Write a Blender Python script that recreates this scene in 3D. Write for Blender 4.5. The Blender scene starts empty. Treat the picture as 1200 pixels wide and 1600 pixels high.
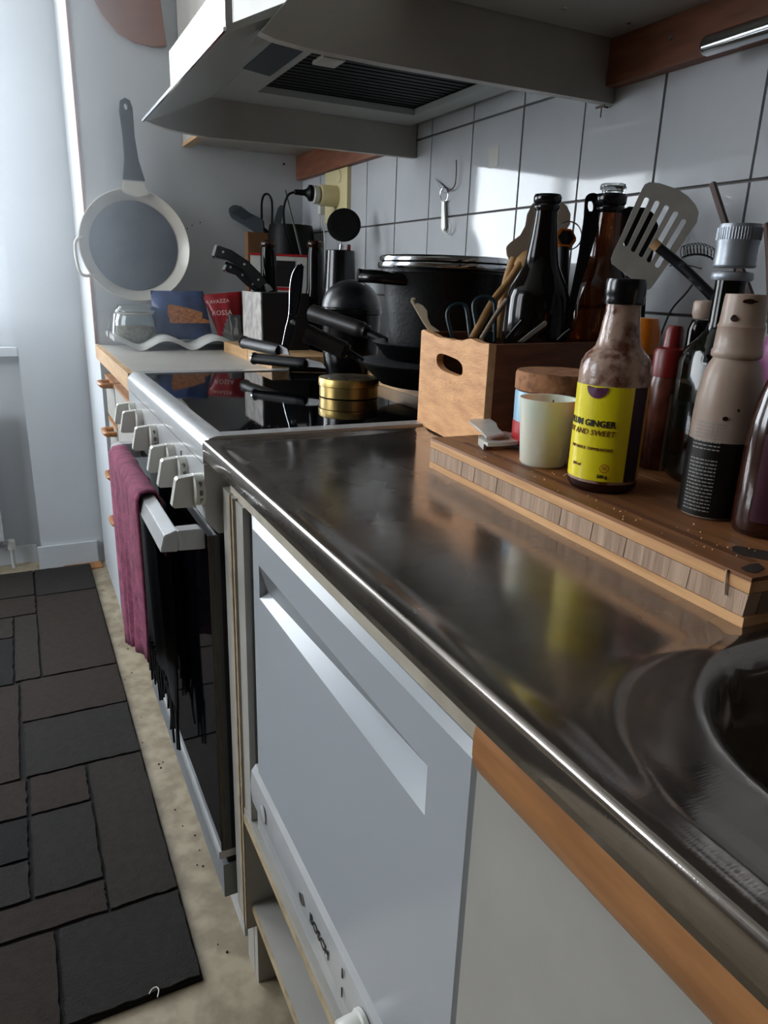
import bpy, bmesh, math, random
from mathutils import Vector, Matrix
random.seed(7)
SC = bpy.context.scene
COL = SC.collection
PI = math.pi
# ------------------------------------------------------------------ camera
CAMF = 1122.7311
CC = Vector((-0.86419476, 0.0, 1.09414813))
RM = Matrix(((0.8962089734599423, 0.10705730235533822, -0.4305208588469019),
             (-0.4424504752814472, 0.28648064360746217, -0.8498037524990554),
             (0.03235819545490543, 0.9520859072849739, 0.3041140778330562)))
cam = bpy.data.cameras.new('camera')
co = bpy.data.objects.new('camera', cam); COL.objects.link(co)
co.matrix_world = Matrix.Translation(CC) @ RM.to_4x4()
cam.sensor_fit = 'VERTICAL'; cam.sensor_height = 36.0; cam.sensor_width = 27.0
cam.lens = CAMF / 1600 * 36.0
cam.clip_start = 0.02
SC.camera = co
# ------------------------------------------------------------------ view, sky and daylight
SC.view_settings.view_transform = 'Standard'
SC.view_settings.look = 'None'
SC.view_settings.gamma = 1.0
SC.view_settings.use_curve_mapping = False
SC.view_settings.exposure = 0.0
SKY = 14.0
w = bpy.data.worlds.new('sky'); SC.world = w; w.use_nodes = True
bg = w.node_tree.nodes['Background']
bg.inputs[0].default_value = (0.84, 0.92, 1.0, 1); bg.inputs[1].default_value = SKY
def portal(name, loc, rot, sx, sy):
    l = bpy.data.lights.new(name, 'AREA'); l.shape = 'RECTANGLE'; l.size = sx; l.size_y = sy
    l.cycles.is_portal = True
    o = bpy.data.objects.new(name, l); COL.objects.link(o); o.location = loc; o.rotation_euler = rot
# window openings: end wall (beside the counter run) and an unseen one added in the left wall for soft fill
W1 = (-2.25, -0.93, 0.86, 2.25)      # x0 x1 z0 z1 in the end wall
W2 = (1.25, 2.4, 0.95, 2.25)       # y0 y1 z0 z1 in the left wall
YE = 2.98; XL = -2.7; YB = -1.6; ZC = 2.5
portal('daylight_end', ((W1[0]+W1[1])/2, YE+0.19, (W1[2]+W1[3])/2), (-PI/2, 0, 0), W1[1]-W1[0], W1[3]-W1[2])
portal('daylight_fill', (XL-0.19, (W2[0]+W2[1])/2, (W2[2]+W2[3])/2), (0, -PI/2, 0), W2[3]-W2[2], W2[1]-W2[0])
# ------------------------------------------------------------------ measuring helpers
def ray(x, y):
    return RM @ Vector(((x-600)/CAMF, -(y-800)/CAMF, -1.0))
def at(x, y, ax, val):
    "point of the photograph (1200x1600) on the world plane ax = val"
    a = 'xyz'.index(ax); d = ray(x, y); return CC + d*((val-CC[a])/d[a])
def atd(x, y, d):
    "point of the photograph at depth d metres"
    return CC + ray(x, y)*d
FWD = RM @ Vector((0, 0, -1)); RIGHT = RM @ Vector((1, 0, 0)); UPV = RM @ Vector((0, 1, 0))
# ------------------------------------------------------------------ materials
def lin(c):
    r = []
    for v in c:
        v = v/255.0
        r.append(v/12.92 if v <= 0.04045 else ((v+0.055)/1.055)**2.4)
    return (r[0], r[1], r[2], 1)
MATS = {}
def mat(name, rgb, rough=0.5, metal=0.0, spec=0.5, rgb2=None, nscale=30, stretch=(1,1,1), bump=0.0, bscale=None,
        trans=0.0, ior=1.45, coat=0.0, emit=None, wave=False, rough2=None, contrast=(0.35, 0.65), alpha=None, rscale=None, detail=4, sss=0.0):
    if name in MATS: return MATS[name]
    m = bpy.data.materials.new(name); m.use_nodes = True
    nt = m.node_tree; p = nt.nodes['Principled BSDF']
    p.inputs['Base Color'].default_value = lin(rgb); p.inputs['Roughness'].default_value = rough
    p.inputs['Metallic'].default_value = metal; p.inputs['Specular IOR Level'].default_value = spec
    p.inputs['Transmission Weight'].default_value = trans; p.inputs['IOR'].default_value = ior
    p.inputs['Coat Weight'].default_value = coat; p.inputs['Coat Roughness'].default_value = 0.06
    if sss: p.inputs['Subsurface Weight'].default_value = sss; p.inputs['Subsurface Scale'].default_value = 0.01
    if emit: p.inputs['Emission Color'].default_value = lin(rgb); p.inputs['Emission Strength'].default_value = emit
    if alpha is not None: p.inputs['Alpha'].default_value = alpha
    tc = nt.nodes.new('ShaderNodeTexCoord'); mp = nt.nodes.new('ShaderNodeMapping')
    mp.inputs['Scale'].default_value = stretch
    nt.links.new(tc.outputs['Object'], mp.inputs['Vector'])
    if wave:
        n = nt.nodes.new('ShaderNodeTexWave'); n.inputs['Scale'].default_value = nscale
        n.inputs['Distortion'].default_value = 6.0; n.inputs['Detail'].default_value = 3; n.inputs['Detail Scale'].default_value = 1.5
        fac = n.outputs['Fac']
    else:
        n = nt.nodes.new('ShaderNodeTexNoise'); n.inputs['Scale'].default_value = nscale; n.inputs['Detail'].default_value = detail
        fac = n.outputs['Fac']
    nt.links.new(mp.outputs[0], n.inputs['Vector'])
    if rgb2:
        r = nt.nodes.new('ShaderNodeValToRGB'); r.color_ramp.elements[0].color = lin(rgb); r.color_ramp.elements[1].color = lin(rgb2)
        r.color_ramp.elements[0].position = contrast[0]; r.color_ramp.elements[1].position = contrast[1]
        nt.links.new(fac, r.inputs[0]); nt.links.new(r.outputs[0], p.inputs['Base Color'])
    if rough2 is not None:
        n3 = nt.nodes.new('ShaderNodeTexNoise'); n3.inputs['Scale'].default_value = rscale or nscale; n3.inputs['Detail'].default_value = 5
        nt.links.new(mp.outputs[0], n3.inputs['Vector'])
        mr = nt.nodes.new('ShaderNodeMapRange'); mr.inputs[1].default_value = 0.3; mr.inputs[2].default_value = 0.7
        mr.inputs[3].default_value = rough; mr.inputs[4].default_value = rough2
        nt.links.new(n3.outputs['Fac'], mr.inputs[0]); nt.links.new(mr.outputs[0], p.inputs['Roughness'])
    if bump:
        n2 = nt.nodes.new('ShaderNodeTexNoise'); n2.inputs['Scale'].default_value = bscale or nscale; n2.inputs['Detail'].default_value = 4
        nt.links.new(mp.outputs[0], n2.inputs['Vector'])
        b = nt.nodes.new('ShaderNodeBump'); b.inputs['Strength'].default_value = bump; b.inputs['Distance'].default_value = 0.002
        nt.links.new(n2.outputs['Fac'], b.inputs['Height']); nt.links.new(b.outputs[0], p.inputs['Normal'])
    MATS[name] = m
    return m
M = {}
M['wall'] = mat('painted wall', (196,200,203), 0.6, bump=0.15, bscale=60, rgb2=(188,192,196), nscale=3)
M['ceil'] = mat('ceiling paint', (205,205,200), 0.8)
M['floor'] = mat('speckled linoleum', (134,121,100), 0.45, rgb2=(162,149,126), nscale=26, contrast=(0.38,0.62), bump=0.1, bscale=200, detail=8)
M['tile'] = mat('glazed tile', (180,182,184), 0.06, rgb2=(174,177,180), nscale=8, bump=0.06, bscale=9, spec=0.5)
M['grout'] = mat('grout', (104,100,98), 0.85, bump=0.3, bscale=300)
M['white_lam'] = mat('white laminate', (172,169,162), 0.4, rgb2=(164,161,154), nscale=12)
M['cream_lam'] = mat('cream laminate', (196,188,172), 0.4, rgb2=(176,166,150), nscale=25)
M['edgeband'] = mat('yellowed edge band', (190,170,138), 0.5, rgb2=(160,140,110), nscale=40)
M['beech'] = mat('beech wood', (176,122,76), 0.4, rgb2=(150,100,60), nscale=14, stretch=(6,1,6), bump=0.1)
M['brownrail'] = mat('brown rail wood', (134,84,60), 0.5, rgb2=(112,68,48), nscale=12, stretch=(6,1,6))
M['enamel'] = mat('white enamel', (184,185,186), 0.16, rgb2=(178,179,180), nscale=20, spec=0.6)
M['plastic_w'] = mat('white plastic', (204,203,196), 0.3)
M['ceran'] = mat('black ceramic glass', (6,7,10), 0.035, spec=0.8)
M['oven_glass'] = mat('oven glass', (5,6,10), 0.05, spec=0.7)
M['drawer_grey'] = mat('grey enamel', (120,124,128), 0.35)
M['chrome'] = mat('chrome', (200,202,205), 0.12, 1.0)
M['steel_sat'] = mat('satin steel', (170,170,168), 0.3, 1.0, rough2=0.42)
M['alu'] = mat('brushed aluminium', (216,214,206), 0.38, 0.3, rgb2=(198,196,188), nscale=30)
M['black_pl'] = mat('black plastic', (9,10,13), 0.4, bump=0.05, spec=.25)
M['black_mt'] = mat('black matte', (9,9,11), 0.5, spec=.2, bump=0.2, bscale=120)
M['iron'] = mat('cast iron', (11,12,14), 0.42, rgb2=(18,19,21), nscale=90, bump=0.35, bscale=160, spec=0.3)
M['blk_enam'] = mat('black enamel', (8,9,12), 0.18, spec=0.6)
M['board_side'] = mat('board side grain', (224,174,122), 0.55, rgb2=(196,144,94), nscale=9, stretch=(10,0.6,14), bump=0.25)
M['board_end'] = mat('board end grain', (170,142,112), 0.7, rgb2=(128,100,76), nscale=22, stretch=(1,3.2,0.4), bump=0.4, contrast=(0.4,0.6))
M['board_top'] = mat('board top', (156,104,62), 0.45, rgb2=(110,68,38), nscale=8, stretch=(10,0.8,10), bump=0.25, contrast=(0.3,0.7))
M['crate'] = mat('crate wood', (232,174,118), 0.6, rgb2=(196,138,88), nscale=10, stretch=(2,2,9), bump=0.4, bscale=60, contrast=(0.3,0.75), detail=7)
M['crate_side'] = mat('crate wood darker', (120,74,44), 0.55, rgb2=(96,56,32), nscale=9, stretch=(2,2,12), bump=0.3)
M['pale_wood'] = mat('pale board wood', (196,160,116), 0.55, rgb2=(176,136,92), nscale=9, stretch=(8,1,8), bump=0.15)
M['cork'] = mat('cork', (168,116,78), 0.8, rgb2=(110,70,44), nscale=90, bump=0.5, bscale=150, contrast=(0.45,0.7))
M['brown_glass'] = mat('brown bottle glass', (70,30,8), 0.04, trans=0.85, ior=1.5, spec=0.6)
M['dark_glass'] = mat('dark olive glass', (9,10,5), 0.06, spec=0.35)
M['black_glass'] = mat('near black glass', (8,5,4), 0.07, spec=0.3)
M['clear_glass'] = mat('clear glass', (225,232,232), 0.03, trans=1.0, ior=1.45)
M['gold'] = mat('gold tin', (168,144,88), 0.28, 0.9, rough2=0.4)
M['gold_lid'] = mat('worn tin lid', (120,104,80), 0.35, 0.6, rgb2=(40,34,34), nscale=60, contrast=(0.45,0.55))
M['towel'] = mat('towel mauve', (136,64,90), 0.95, rgb2=(104,44,68), nscale=50, bump=0.6, bscale=300)
M['towel_shade'] = mat('towel in shade', (12,10,13), 0.95, bump=0.6, bscale=300)  # mauve cloth in shade, the shade put into its colour
M['yellow'] = mat('yellow label', (240,222,16), 0.4, coat=0.3)
M['plum'] = mat('plum print', (84,26,66), 0.5)
M['ink'] = mat('black print', (18,16,16), 0.6)
M['redink'] = mat('red print', (190,60,40), 0.6)
M['brownink'] = mat('brown print', (110,60,20), 0.6)
M['sauce'] = mat('brown sauce', (38,14,10), 0.25)
M['smear'] = mat('smeared glass', (168,140,124), 0.2, rgb2=(92,44,26), nscale=75, contrast=(0.46,0.64), bump=0.5, bscale=90, spec=0.7, detail=8)
M['candle'] = mat('white candle glass', (232,232,216), 0.3, sss=0.3)
M['wax'] = mat('wax', (206,204,180), 0.45, sss=0.3)
M['blue_tin'] = mat('light blue label', (140,182,206), 0.35)
M['red_tin'] = mat('red label', (176,30,34), 0.35)
M['label_tan'] = mat('tan label', (196,170,128), 0.5)
M['orange'] = mat('orange plastic', (214,120,14), 0.3, sss=0.2)
M['redcap'] = mat('red cap', (104,12,10), 0.35)
M['rednect'] = mat('red sauce glass', (64,22,14), 0.25, rgb2=(96,50,36), nscale=40)
M['milky'] = mat('milky plastic', (176,158,146), 0.35, rgb2=(168,146,130), nscale=20, sss=0.2)
M['brownliq'] = mat('reddish brown bottle', (44,18,11), 0.15, spec=0.7, coat=0.4)
M['pink'] = mat('pink plastic', (190,120,170), 0.4)
M['capgrey'] = mat('grey aluminium cap', (150,156,164), 0.38, 0.5)
M['cream_pl'] = mat('cream plastic', (214,202,156), 0.35)
M['creamut'] = mat('cream utensil', (206,194,168), 0.4)
M['teal'] = mat('dark teal plastic', (18,44,52), 0.35)
M['woodspoon'] = mat('spoon wood', (176,136,88), 0.6, rgb2=(150,110,66), nscale=20)
M['greywood'] = mat('grey brown paddle', (150,134,118), 0.6)
M['amber'] = mat('amber resin', (170,84,24), 0.25)
M['darkwood'] = mat('dark brown wood', (66,40,28), 0.55)
M['concrete'] = mat('pale stone block face', (176,172,168), 0.8, rgb2=(142,138,134), nscale=45, bump=0.5)
M['block_dk'] = mat('dark block', (26,22,24), 0.6)
M['bag_blue'] = mat('blue bag foil', (38,58,110), 0.3, rgb2=(60,84,130), nscale=18, bump=0.5, bscale=25)
M['bag_orange'] = mat('orange grain', (204,132,72), 0.6, rgb2=(150,88,44), nscale=120)
M['bag_red'] = mat('red bag foil', (150,26,36), 0.3, bump=0.4, bscale=25)
M['foil'] = mat('silver foil', (190,192,196), 0.25, 0.9, bump=0.5, bscale=25)
M['white_txt'] = mat('white print', (230,228,222), 0.5)
M['porcelain'] = mat('white porcelain', (214,216,214), 0.12)
M['oats'] = mat('oat flakes', (198,184,156), 0.8, rgb2=(150,132,104), nscale=140, bump=0.6)
M['rug_a'] = mat('rug charcoal', (36,31,27), 0.98, rgb2=(43,37,32), nscale=60, bump=0.9, bscale=260)
M['rug_b'] = mat('rug brown', (36,28,23), 0.98, rgb2=(43,34,28), nscale=60, bump=0.9, bscale=260)
M['rug_c'] = mat('rug dark grey', (30,27,25), 0.98, rgb2=(37,33,30), nscale=60, bump=0.9, bscale=260)
M['rug_k'] = mat('rug black', (20,18,18), 0.98, bump=0.9, bscale=260)
M['pan_white'] = mat('cream pan enamel', (206,202,192), 0.25, spec=0.6, rgb2=(190,174,154), nscale=5, contrast=(.5,.75))
M['pan_in'] = mat('worn nonstick', (66,70,84), 0.4, rgb2=(86,88,100), nscale=12)
M['brownlid'] = mat('reddish wood', (146,104,88), 0.6, rgb2=(132,92,78), nscale=10)
M['filter'] = mat('dark grille', (26,34,34), 0.5)
M['hoodplate'] = mat('hood plate', (176,180,178), 0.35)
M['amberglow'] = mat('amber', (196,120,40), 0.3)
M['dust'] = mat('crumbs', (190,150,100), 0.8)
M['darkcrumb'] = mat('dark crumbs', (40,26,18), 0.8)
M['redbox'] = mat('red box edge', (170,24,30), 0.5)
M['card'] = mat('brown card', (120,84,54), 0.7)
# brushed stainless worktop: fine scratches and cloudy smears
def steel_top():
    m = mat('stainless worktop', (146,138,132), 0.2, 1.0)
    nt = m.node_tree; p = nt.nodes['Principled BSDF']
    tc = nt.nodes.new('ShaderNodeTexCoord')
    n1 = nt.nodes.new('ShaderNodeTexNoise'); n1.inputs['Scale'].default_value = 9; n1.inputs['Detail'].default_value = 6
    nt.links.new(tc.outputs['Object'], n1.inputs['Vector'])
    mr = nt.nodes.new('ShaderNodeMapRange'); mr.inputs[1].default_value = .3; mr.inputs[2].default_value = .7
    mr.inputs[3].default_value = .08; mr.inputs[4].default_value = .19
    nt.links.new(n1.outputs['Fac'], mr.inputs[0]); nt.links.new(mr.outputs[0], p.inputs['Roughness'])
    mp = nt.nodes.new('ShaderNodeMapping'); mp.inputs['Rotation'].default_value = (0, 0, .5); mp.inputs['Scale'].default_value = (30, 420, 1)
    nt.links.new(tc.outputs['Object'], mp.inputs['Vector'])
    n2 = nt.nodes.new('ShaderNodeTexNoise'); n2.inputs['Scale'].default_value = 2; n2.inputs['Detail'].default_value = 3
    nt.links.new(mp.outputs[0], n2.inputs['Vector'])
    b = nt.nodes.new('ShaderNodeBump'); b.inputs['Strength'].default_value = .03; b.inputs['Distance'].default_value = .001
    nt.links.new(n2.outputs['Fac'], b.inputs['Height'])
    n3 = nt.nodes.new('ShaderNodeTexNoise'); n3.inputs['Scale'].default_value = 14; n3.inputs['Detail'].default_value = 2
    nt.links.new(tc.outputs['Object'], n3.inputs['Vector'])
    b2 = nt.nodes.new('ShaderNodeBump'); b2.inputs['Strength'].default_value = .05; b2.inputs['Distance'].default_value = .002
    nt.links.new(n3.outputs['Fac'], b2.inputs['Height']); nt.links.new(b.outputs[0], b2.inputs['Normal'])
    nt.links.new(b2.outputs[0], p.inputs['Normal'])
    q = nt.nodes.new('ShaderNodeBsdfPrincipled'); q.inputs['Base Color'].default_value = lin((172, 166, 160)); q.inputs['Metallic'].default_value = .92
    q.inputs['Roughness'].default_value = .38; nt.links.new(b.outputs[0], q.inputs['Normal'])
    mx = nt.nodes.new('ShaderNodeMixShader'); m2 = nt.nodes.new('ShaderNodeMapRange'); m2.inputs[1].default_value = .3; m2.inputs[2].default_value = .7
    m2.inputs[3].default_value = .12; m2.inputs[4].default_value = .34
    nt.links.new(n1.outputs['Fac'], m2.inputs[0]); nt.links.new(m2.outputs[0], mx.inputs[0])
    nt.links.new(p.outputs[0], mx.inputs[1]); nt.links.new(q.outputs[0], mx.inputs[2])
    nt.links.new(mx.outputs[0], nt.nodes['Material Output'].inputs['Surface'])
    return m
M['worktop'] = steel_top()
# ------------------------------------------------------------------ building helpers
def tag(o, label=None, cat=None, group=None, kind=None):
    if label: o['label'] = label
    if cat: o['category'] = cat
    if group: o['group'] = group
    if kind: o['kind'] = kind
    return o
def thing(name, label, cat, loc, group=None):
    o = bpy.data.objects.new(name, None); COL.objects.link(o); o.location = loc; o.empty_display_size = .05
    return tag(o, label, cat, group)
def origin(o):
    v = Vector((0, 0, 0))
    while o is not None: v += o.location; o = o.parent
    return v
def obj(name, bm, m, parent=None, org=None, smooth=40, bevel=0, kind=None):
    me = bpy.data.meshes.new(name)
    if bevel:
        es = [e for e in bm.edges if len(e.link_faces) == 2 and e.calc_face_angle(0) > .6]
        if es: bmesh.ops.bevel(bm, geom=es, offset=bevel, segments=2, affect='EDGES', clamp_overlap=True)
    o = bpy.data.objects.new(name, me)
    if parent is not None: o.parent = parent; off = origin(parent)
    else:
        if org is None:
            xs = [v.co for v in bm.verts]
            org = Vector(((min(v.x for v in xs)+max(v.x for v in xs))/2, (min(v.y for v in xs)+max(v.y for v in xs))/2, min(v.z for v in xs)))
        o.location = org; off = Vector(org)
    bmesh.ops.translate(bm, vec=-off, verts=bm.verts)
    bmesh.ops.recalc_face_normals(bm, faces=bm.faces)
    bm.to_mesh(me); bm.free()
    if smooth:
        for p in me.polygons: p.use_smooth = True
        me.set_sharp_from_angle(angle=math.radians(smooth))
    for mm in (m if isinstance(m, (list, tuple)) else [m]): me.materials.append(mm)
    COL.objects.link(o)
    if kind: o['kind'] = kind
    return o
def B(): return bmesh.new()
def box(bm, x0, x1, y0, y1, z0, z1):
    vs = [bm.verts.new((x, y, z)) for x in (x0, x1) for y in (y0, y1) for z in (z0, z1)]
    for f in ((0,1,3,2), (4,6,7,5), (0,4,5,1), (2,3,7,6), (0,2,6,4), (1,5,7,3)): bm.faces.new([vs[i] for i in f])
    return bm
def xbox(*a): return box(B(), *a)
def frame_of(d):
    d = Vector(d).normalized(); u = d.orthogonal().normalized(); v = d.cross(u).normalized(); return d, u, v
def lathe(bm, c, prof, n=32, axis=(0,0,1), cap=True, a0=0, sx=1, sy=1):
    "prof: list of (radius, height) along axis from point c"
    d = Vector(axis).normalized()
    if abs(d.z) > .999: u, v = Vector((1,0,0)), Vector((0,1,0))
    else: u = Vector((0,0,1)).cross(d).normalized(); v = d.cross(u)
    c = Vector(c); rings = []
    for r, h in prof:
        if r < 1e-6: rings.append([bm.verts.new(c+d*h)]); continue
        rings.append([bm.verts.new(c+d*h+u*(sx*r*math.cos(a0+2*PI*k/n))+v*(sy*r*math.sin(a0+2*PI*k/n))) for k in range(n)])
    for a, b in zip(rings, rings[1:]):
        for k in range(n):
            k2 = (k+1) % n
            if len(a) == 1 and len(b) == 1: continue
            if len(a) == 1: bm.faces.new((a[0], b[k], b[k2]))
            elif len(b) == 1: bm.faces.new((a[k], b[0], a[k2]))
            else: bm.faces.new((a[k], b[k], b[k2], a[k2]))
    if cap:
        if len(rings[0]) > 1: bm.faces.new(rings[0])
        if len(rings[-1]) > 1: bm.faces.new(rings[-1])
    return bm
def tube(bm, pts, r, n=10, closed=False, r2=None, flat=1.0, caps=True):
    pts = [Vector(p) for p in pts]; N = len(pts); rings = []; prev = None
    for i, p in enumerate(pts):
        if closed: d = pts[(i+1) % N]-pts[i-1]
        else: d = pts[min(i+1, N-1)]-pts[max(i-1, 0)]
        d.normalize()
        if prev is None: u = d.orthogonal().normalized()
        else: u = (prev-d*prev.dot(d)).normalized()
        prev = u; v = d.cross(u)
        rr = r if r2 is None else r+(r2-r)*i/(N-1)
        if isinstance(r, (list, tuple)): rr = r[i]
        rings.append([bm.verts.new(p+u*(rr*math.cos(2*PI*k/n))+v*(rr*flat*math.sin(2*PI*k/n))) for k in range(n)])
    prs = list(zip(rings, rings[1:]))
    if closed: prs.append((rings[-1], rings[0]))
    for a, b in prs:
        for k in range(n): bm.faces.new((a[k], b[k], b[(k+1) % n], a[(k+1) % n]))
    if not closed and caps: bm.faces.new(rings[0]); bm.faces.new(rings[-1])
    return bm
def smoothpath(pts, k=6, closed=False):
    P = [Vector(p) for p in pts]; n = len(P); out = []
    rng = range(n) if closed else range(n-1)
    for i in rng:
        if closed: p0, p1, p2, p3 = P[i-1], P[i], P[(i+1) % n], P[(i+2) % n]
        else: p0, p1, p2, p3 = P[max(i-1,0)], P[i], P[i+1], P[min(i+2, n-1)]
        for j in range(k):
            t = j/k
            out.append(.5*((2*p1)+(-p0+p2)*t+(2*p0-5*p1+4*p2-p3)*t*t+(-p0+3*p1-3*p2+p3)*t*t*t))
    if not closed: out.append(P[-1])
    return out
def extrude(bm, pts, vec, holes=()):
    "closed outline pts extruded by vec; holes are closed outlines in the same plane"
    pts = [Vector(p) for p in pts]; vec = Vector(vec)
    def ring(pp): 
        vs = [bm.verts.new(p) for p in pp]
        return vs, [bm.edges.new((vs[i], vs[(i+1) % len(vs)])) for i in range(len(vs))]
    loops = [ring(pts)] + [ring([Vector(p) for p in h]) for h in holes]
    es = [e for l in loops for e in l[1]]
    if holes: 
        r = bmesh.ops.triangle_fill(bm, edges=es, use_beauty=True); fs = [f for f in r['geom'] if isinstance(f, bmesh.types.BMFace)]
    else: fs = [bm.faces.new(loops[0][0])]
    r = bmesh.ops.extrude_face_region(bm, geom=fs)
    vs = [v for v in r['geom'] if isinstance(v, bmesh.types.BMVert)]
    bmesh.ops.translate(bm, vec=vec, verts=vs)
    return bm
def pix(pts, d): return [atd(x, y, d) for x, y in pts]
def rrect(x0, x1, y0, y1, r, n=6):
    out = []
    for cx, cy, a in ((x1-r, y1-r, 0), (x0+r, y1-r, PI/2), (x0+r, y0+r, PI), (x1-r, y0+r, 1.5*PI)):
        for k in range(n+1): out.append((cx+r*math.cos(a+PI/2*k/n), cy+r*math.sin(a+PI/2*k/n)))
    return out
def text_mesh(s, size, extr=0.0002, align='CENTER', shear=0.0, bold=0.0):
    cu = bpy.data.curves.new('print', 'FONT'); cu.body = s; cu.size = size; cu.align_x = align; cu.align_y = 'CENTER'
    cu.extrude = extr; cu.resolution_u = 2; cu.shear = shear; cu.offset = bold
    o = bpy.data.objects.new('print', cu); COL.objects.link(o)
    dg = bpy.context.evaluated_depsgraph_get(); me = bpy.data.meshes.new_from_object(o.evaluated_get(dg))
    bpy.data.objects.remove(o); bm = B(); bm.from_mesh(me); bpy.data.meshes.remove(me); return bm
def text_flat(name, s, size, o, u, v, m, parent, **k):
    bm = text_mesh(s, size, **k); u = Vector(u).normalized(); v = Vector(v).normalized(); n = u.cross(v)
    for q in bm.verts: q.co = Vector(o)+u*q.co.x+v*q.co.y+n*(q.co.z+.0003)
    return obj(name, bm, m, parent, smooth=0)
def on_cyl(bm, c, th, r, z):
    "wrap a flat mesh (x right, y up) round the vertical cylinder c, r; th is the facing angle"
    for q in bm.verts:
        a = th+q.co.x/r; rr = r+q.co.z+.0004; q.co = Vector((c[0]+rr*math.cos(a), c[1]+rr*math.sin(a), z+q.co.y))
    return bm
def patch(bm, c, r, a0, a1, z0, z1, n=16, off=.0003, r1=None):
    rr = [r+off, (r1 if r1 is not None else r)+off]
    g = [[bm.verts.new((c[0]+rr[j]*math.cos(a0+(a1-a0)*i/n), c[1]+rr[j]*math.sin(a0+(a1-a0)*i/n), (z0, z1)[j])) for j in (0, 1)] for i in range(n+1)]
    for i in range(n): bm.faces.new((g[i][0], g[i+1][0], g[i+1][1], g[i][1]))
    return bm
def disc_on_cyl(c, th, r, z, rad, half=False):
    bm = B(); n = 24; ring = []
    rng = range(n+1) if half else range(n)
    for k in rng:
        a = (PI+PI*k/n) if half else 2*PI*k/n
        ring.append(bm.verts.new((rad*math.cos(a), rad*math.sin(a), 0)))
    cv = bm.verts.new((0, -.001 if half else 0, 0))
    for k in range(len(ring)-(1 if half else 0)): bm.faces.new((cv, ring[k], ring[(k+1) % len(ring)]))
    return on_cyl(bm, c, th, r, z)
def struct(name, bm, m, **k): return obj(name, bm, m, kind='structure', **k)
# ================================================================== ROOM
def glare_veil():  # thin volume added to imitate veiling glare from the window
    m = bpy.data.materials.new('window glare veil'); m.use_nodes = True; nt = m.node_tree
    for n in list(nt.nodes):
        if n.type == 'BSDF_PRINCIPLED': nt.nodes.remove(n)
    v = nt.nodes.new('ShaderNodeVolumeScatter'); v.inputs['Color'].default_value = (.80, .90, 1, 1); v.inputs['Density'].default_value = GLARE_DENSITY
    v.inputs['Anisotropy'].default_value = .75
    nt.links.new(v.outputs[0], nt.nodes['Material Output'].inputs['Volume'])
    o = struct('glare_veil', xbox(XL+.01, -.62, .9, YE+.005, .95, ZC-.01), m, smooth=0)
GLARE_DENSITY = .22
struct('floor', xbox(XL, .1, YB, YE+.1, -.05, 0), M['floor'])
struct('ceiling', xbox(XL, .1, YB, YE+.1, ZC, ZC+.05), M['ceil'])
def wall_with_hole(name, axis, pos, t, a0, a1, hole):
    bm = B(); h0, h1, z0, z1 = hole
    def bx(p0, p1, q0, q1):
        if axis == 'y': box(bm, p0, p1, pos, pos+t, q0, q1)
        else: box(bm, pos-t, pos, p0, p1, q0, q1)
    bx(a0, h0, 0, ZC); bx(h1, a1, 0, ZC); bx(h0, h1, 0, z0); bx(h0, h1, z1, ZC)
    return struct(name, bm, M['wall'] if axis == 'y' else mat('warm room wall', (112,98,84), .7), smooth=0)
wall_with_hole('wall_end', 'y', YE, .18, XL-.18, .1, W1)
wall_with_hole('wall_left', 'x', XL, .18, YB, YE, W2)
struct('wall_back', xbox(XL-.18, .2, YB-.1, YB, 0, ZC), mat('dark panelled wall', (84,68,54), .6, rgb2=(72,58,46), nscale=8))
wr = struct('wall_right', xbox(.008, .12, YB, YE, 0, ZC), M['grout'])
struct('trim_1', xbox(-.87, 0.008, 2.88, YE, 0, ZC), M['wall'], bevel=.004)       # projecting pier of the end wall
bb = struct('baseboard_end', xbox(-.884, -.672, 2.866, 2.88, 0, .09), M['wall'], bevel=.004)
struct('baseboard_left', xbox(XL, -.886, 2.966, YE, 0, .07), M['wall'], bevel=.003)
struct('trim_2', xbox(-.80, -.665, 2.80, 2.864, .0, .006), M['beech'])
glare_veil()
# window in the end wall, just outside the picture
wf = B()
for x in (W1[0], (W1[0]+W1[1])/2-.03, W1[1]-.06): box(wf, x, x+.06, YE+.06, YE+.11, W1[2], W1[3])
for z in (W1[2], W1[3]-.06): box(wf, W1[0], W1[1], YE+.062, YE+.108, z, z+.06)
win = struct('window_1', wf, M['plastic_w'])
obj('window_sill', xbox(W1[0]-.05, -.872, YE-.05, YE-.001, .80, .83), M['wall'], win, bevel=.004)
wf = B()
for y in (W2[0], (W2[0]+W2[1])/2-.03, W2[1]-.06): box(wf, XL-.11, XL-.06, y, y+.06, W2[2], W2[3])
for z in (W2[2], W2[3]-.06): box(wf, XL-.108, XL-.062, W2[0], W2[1], z, z+.06)
struct('fill_window', wf, M['plastic_w'])  # frame of the unseen opening added for fill from the left
# radiator below the window (its right end shows at the left border)
rd = thing('radiator', 'white panel radiator low on the end wall at the left border of the photo', 'radiator', (-1.5, 2.93, .12))
obj('panel', xbox(-2.1, -.992, 2.90, 2.93, .12, .62), M['enamel'], rd, bevel=.006)
obj('valve', lathe(B(), (-.972, 2.93, .075), [(.012, 0), (.014, .005), (.014, .035), (.009, .04)], 16), M['plastic_w'], rd)
obj('pipe', tube(B(), [(-.972, 2.93, .0), (-.972, 2.93, .08)], .007), M['enamel'], rd)
obj('pipe', tube(B(), [(-.972, 2.93, .10), (-1.0, 2.93, .10)], .006), M['enamel'], rd)
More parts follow.
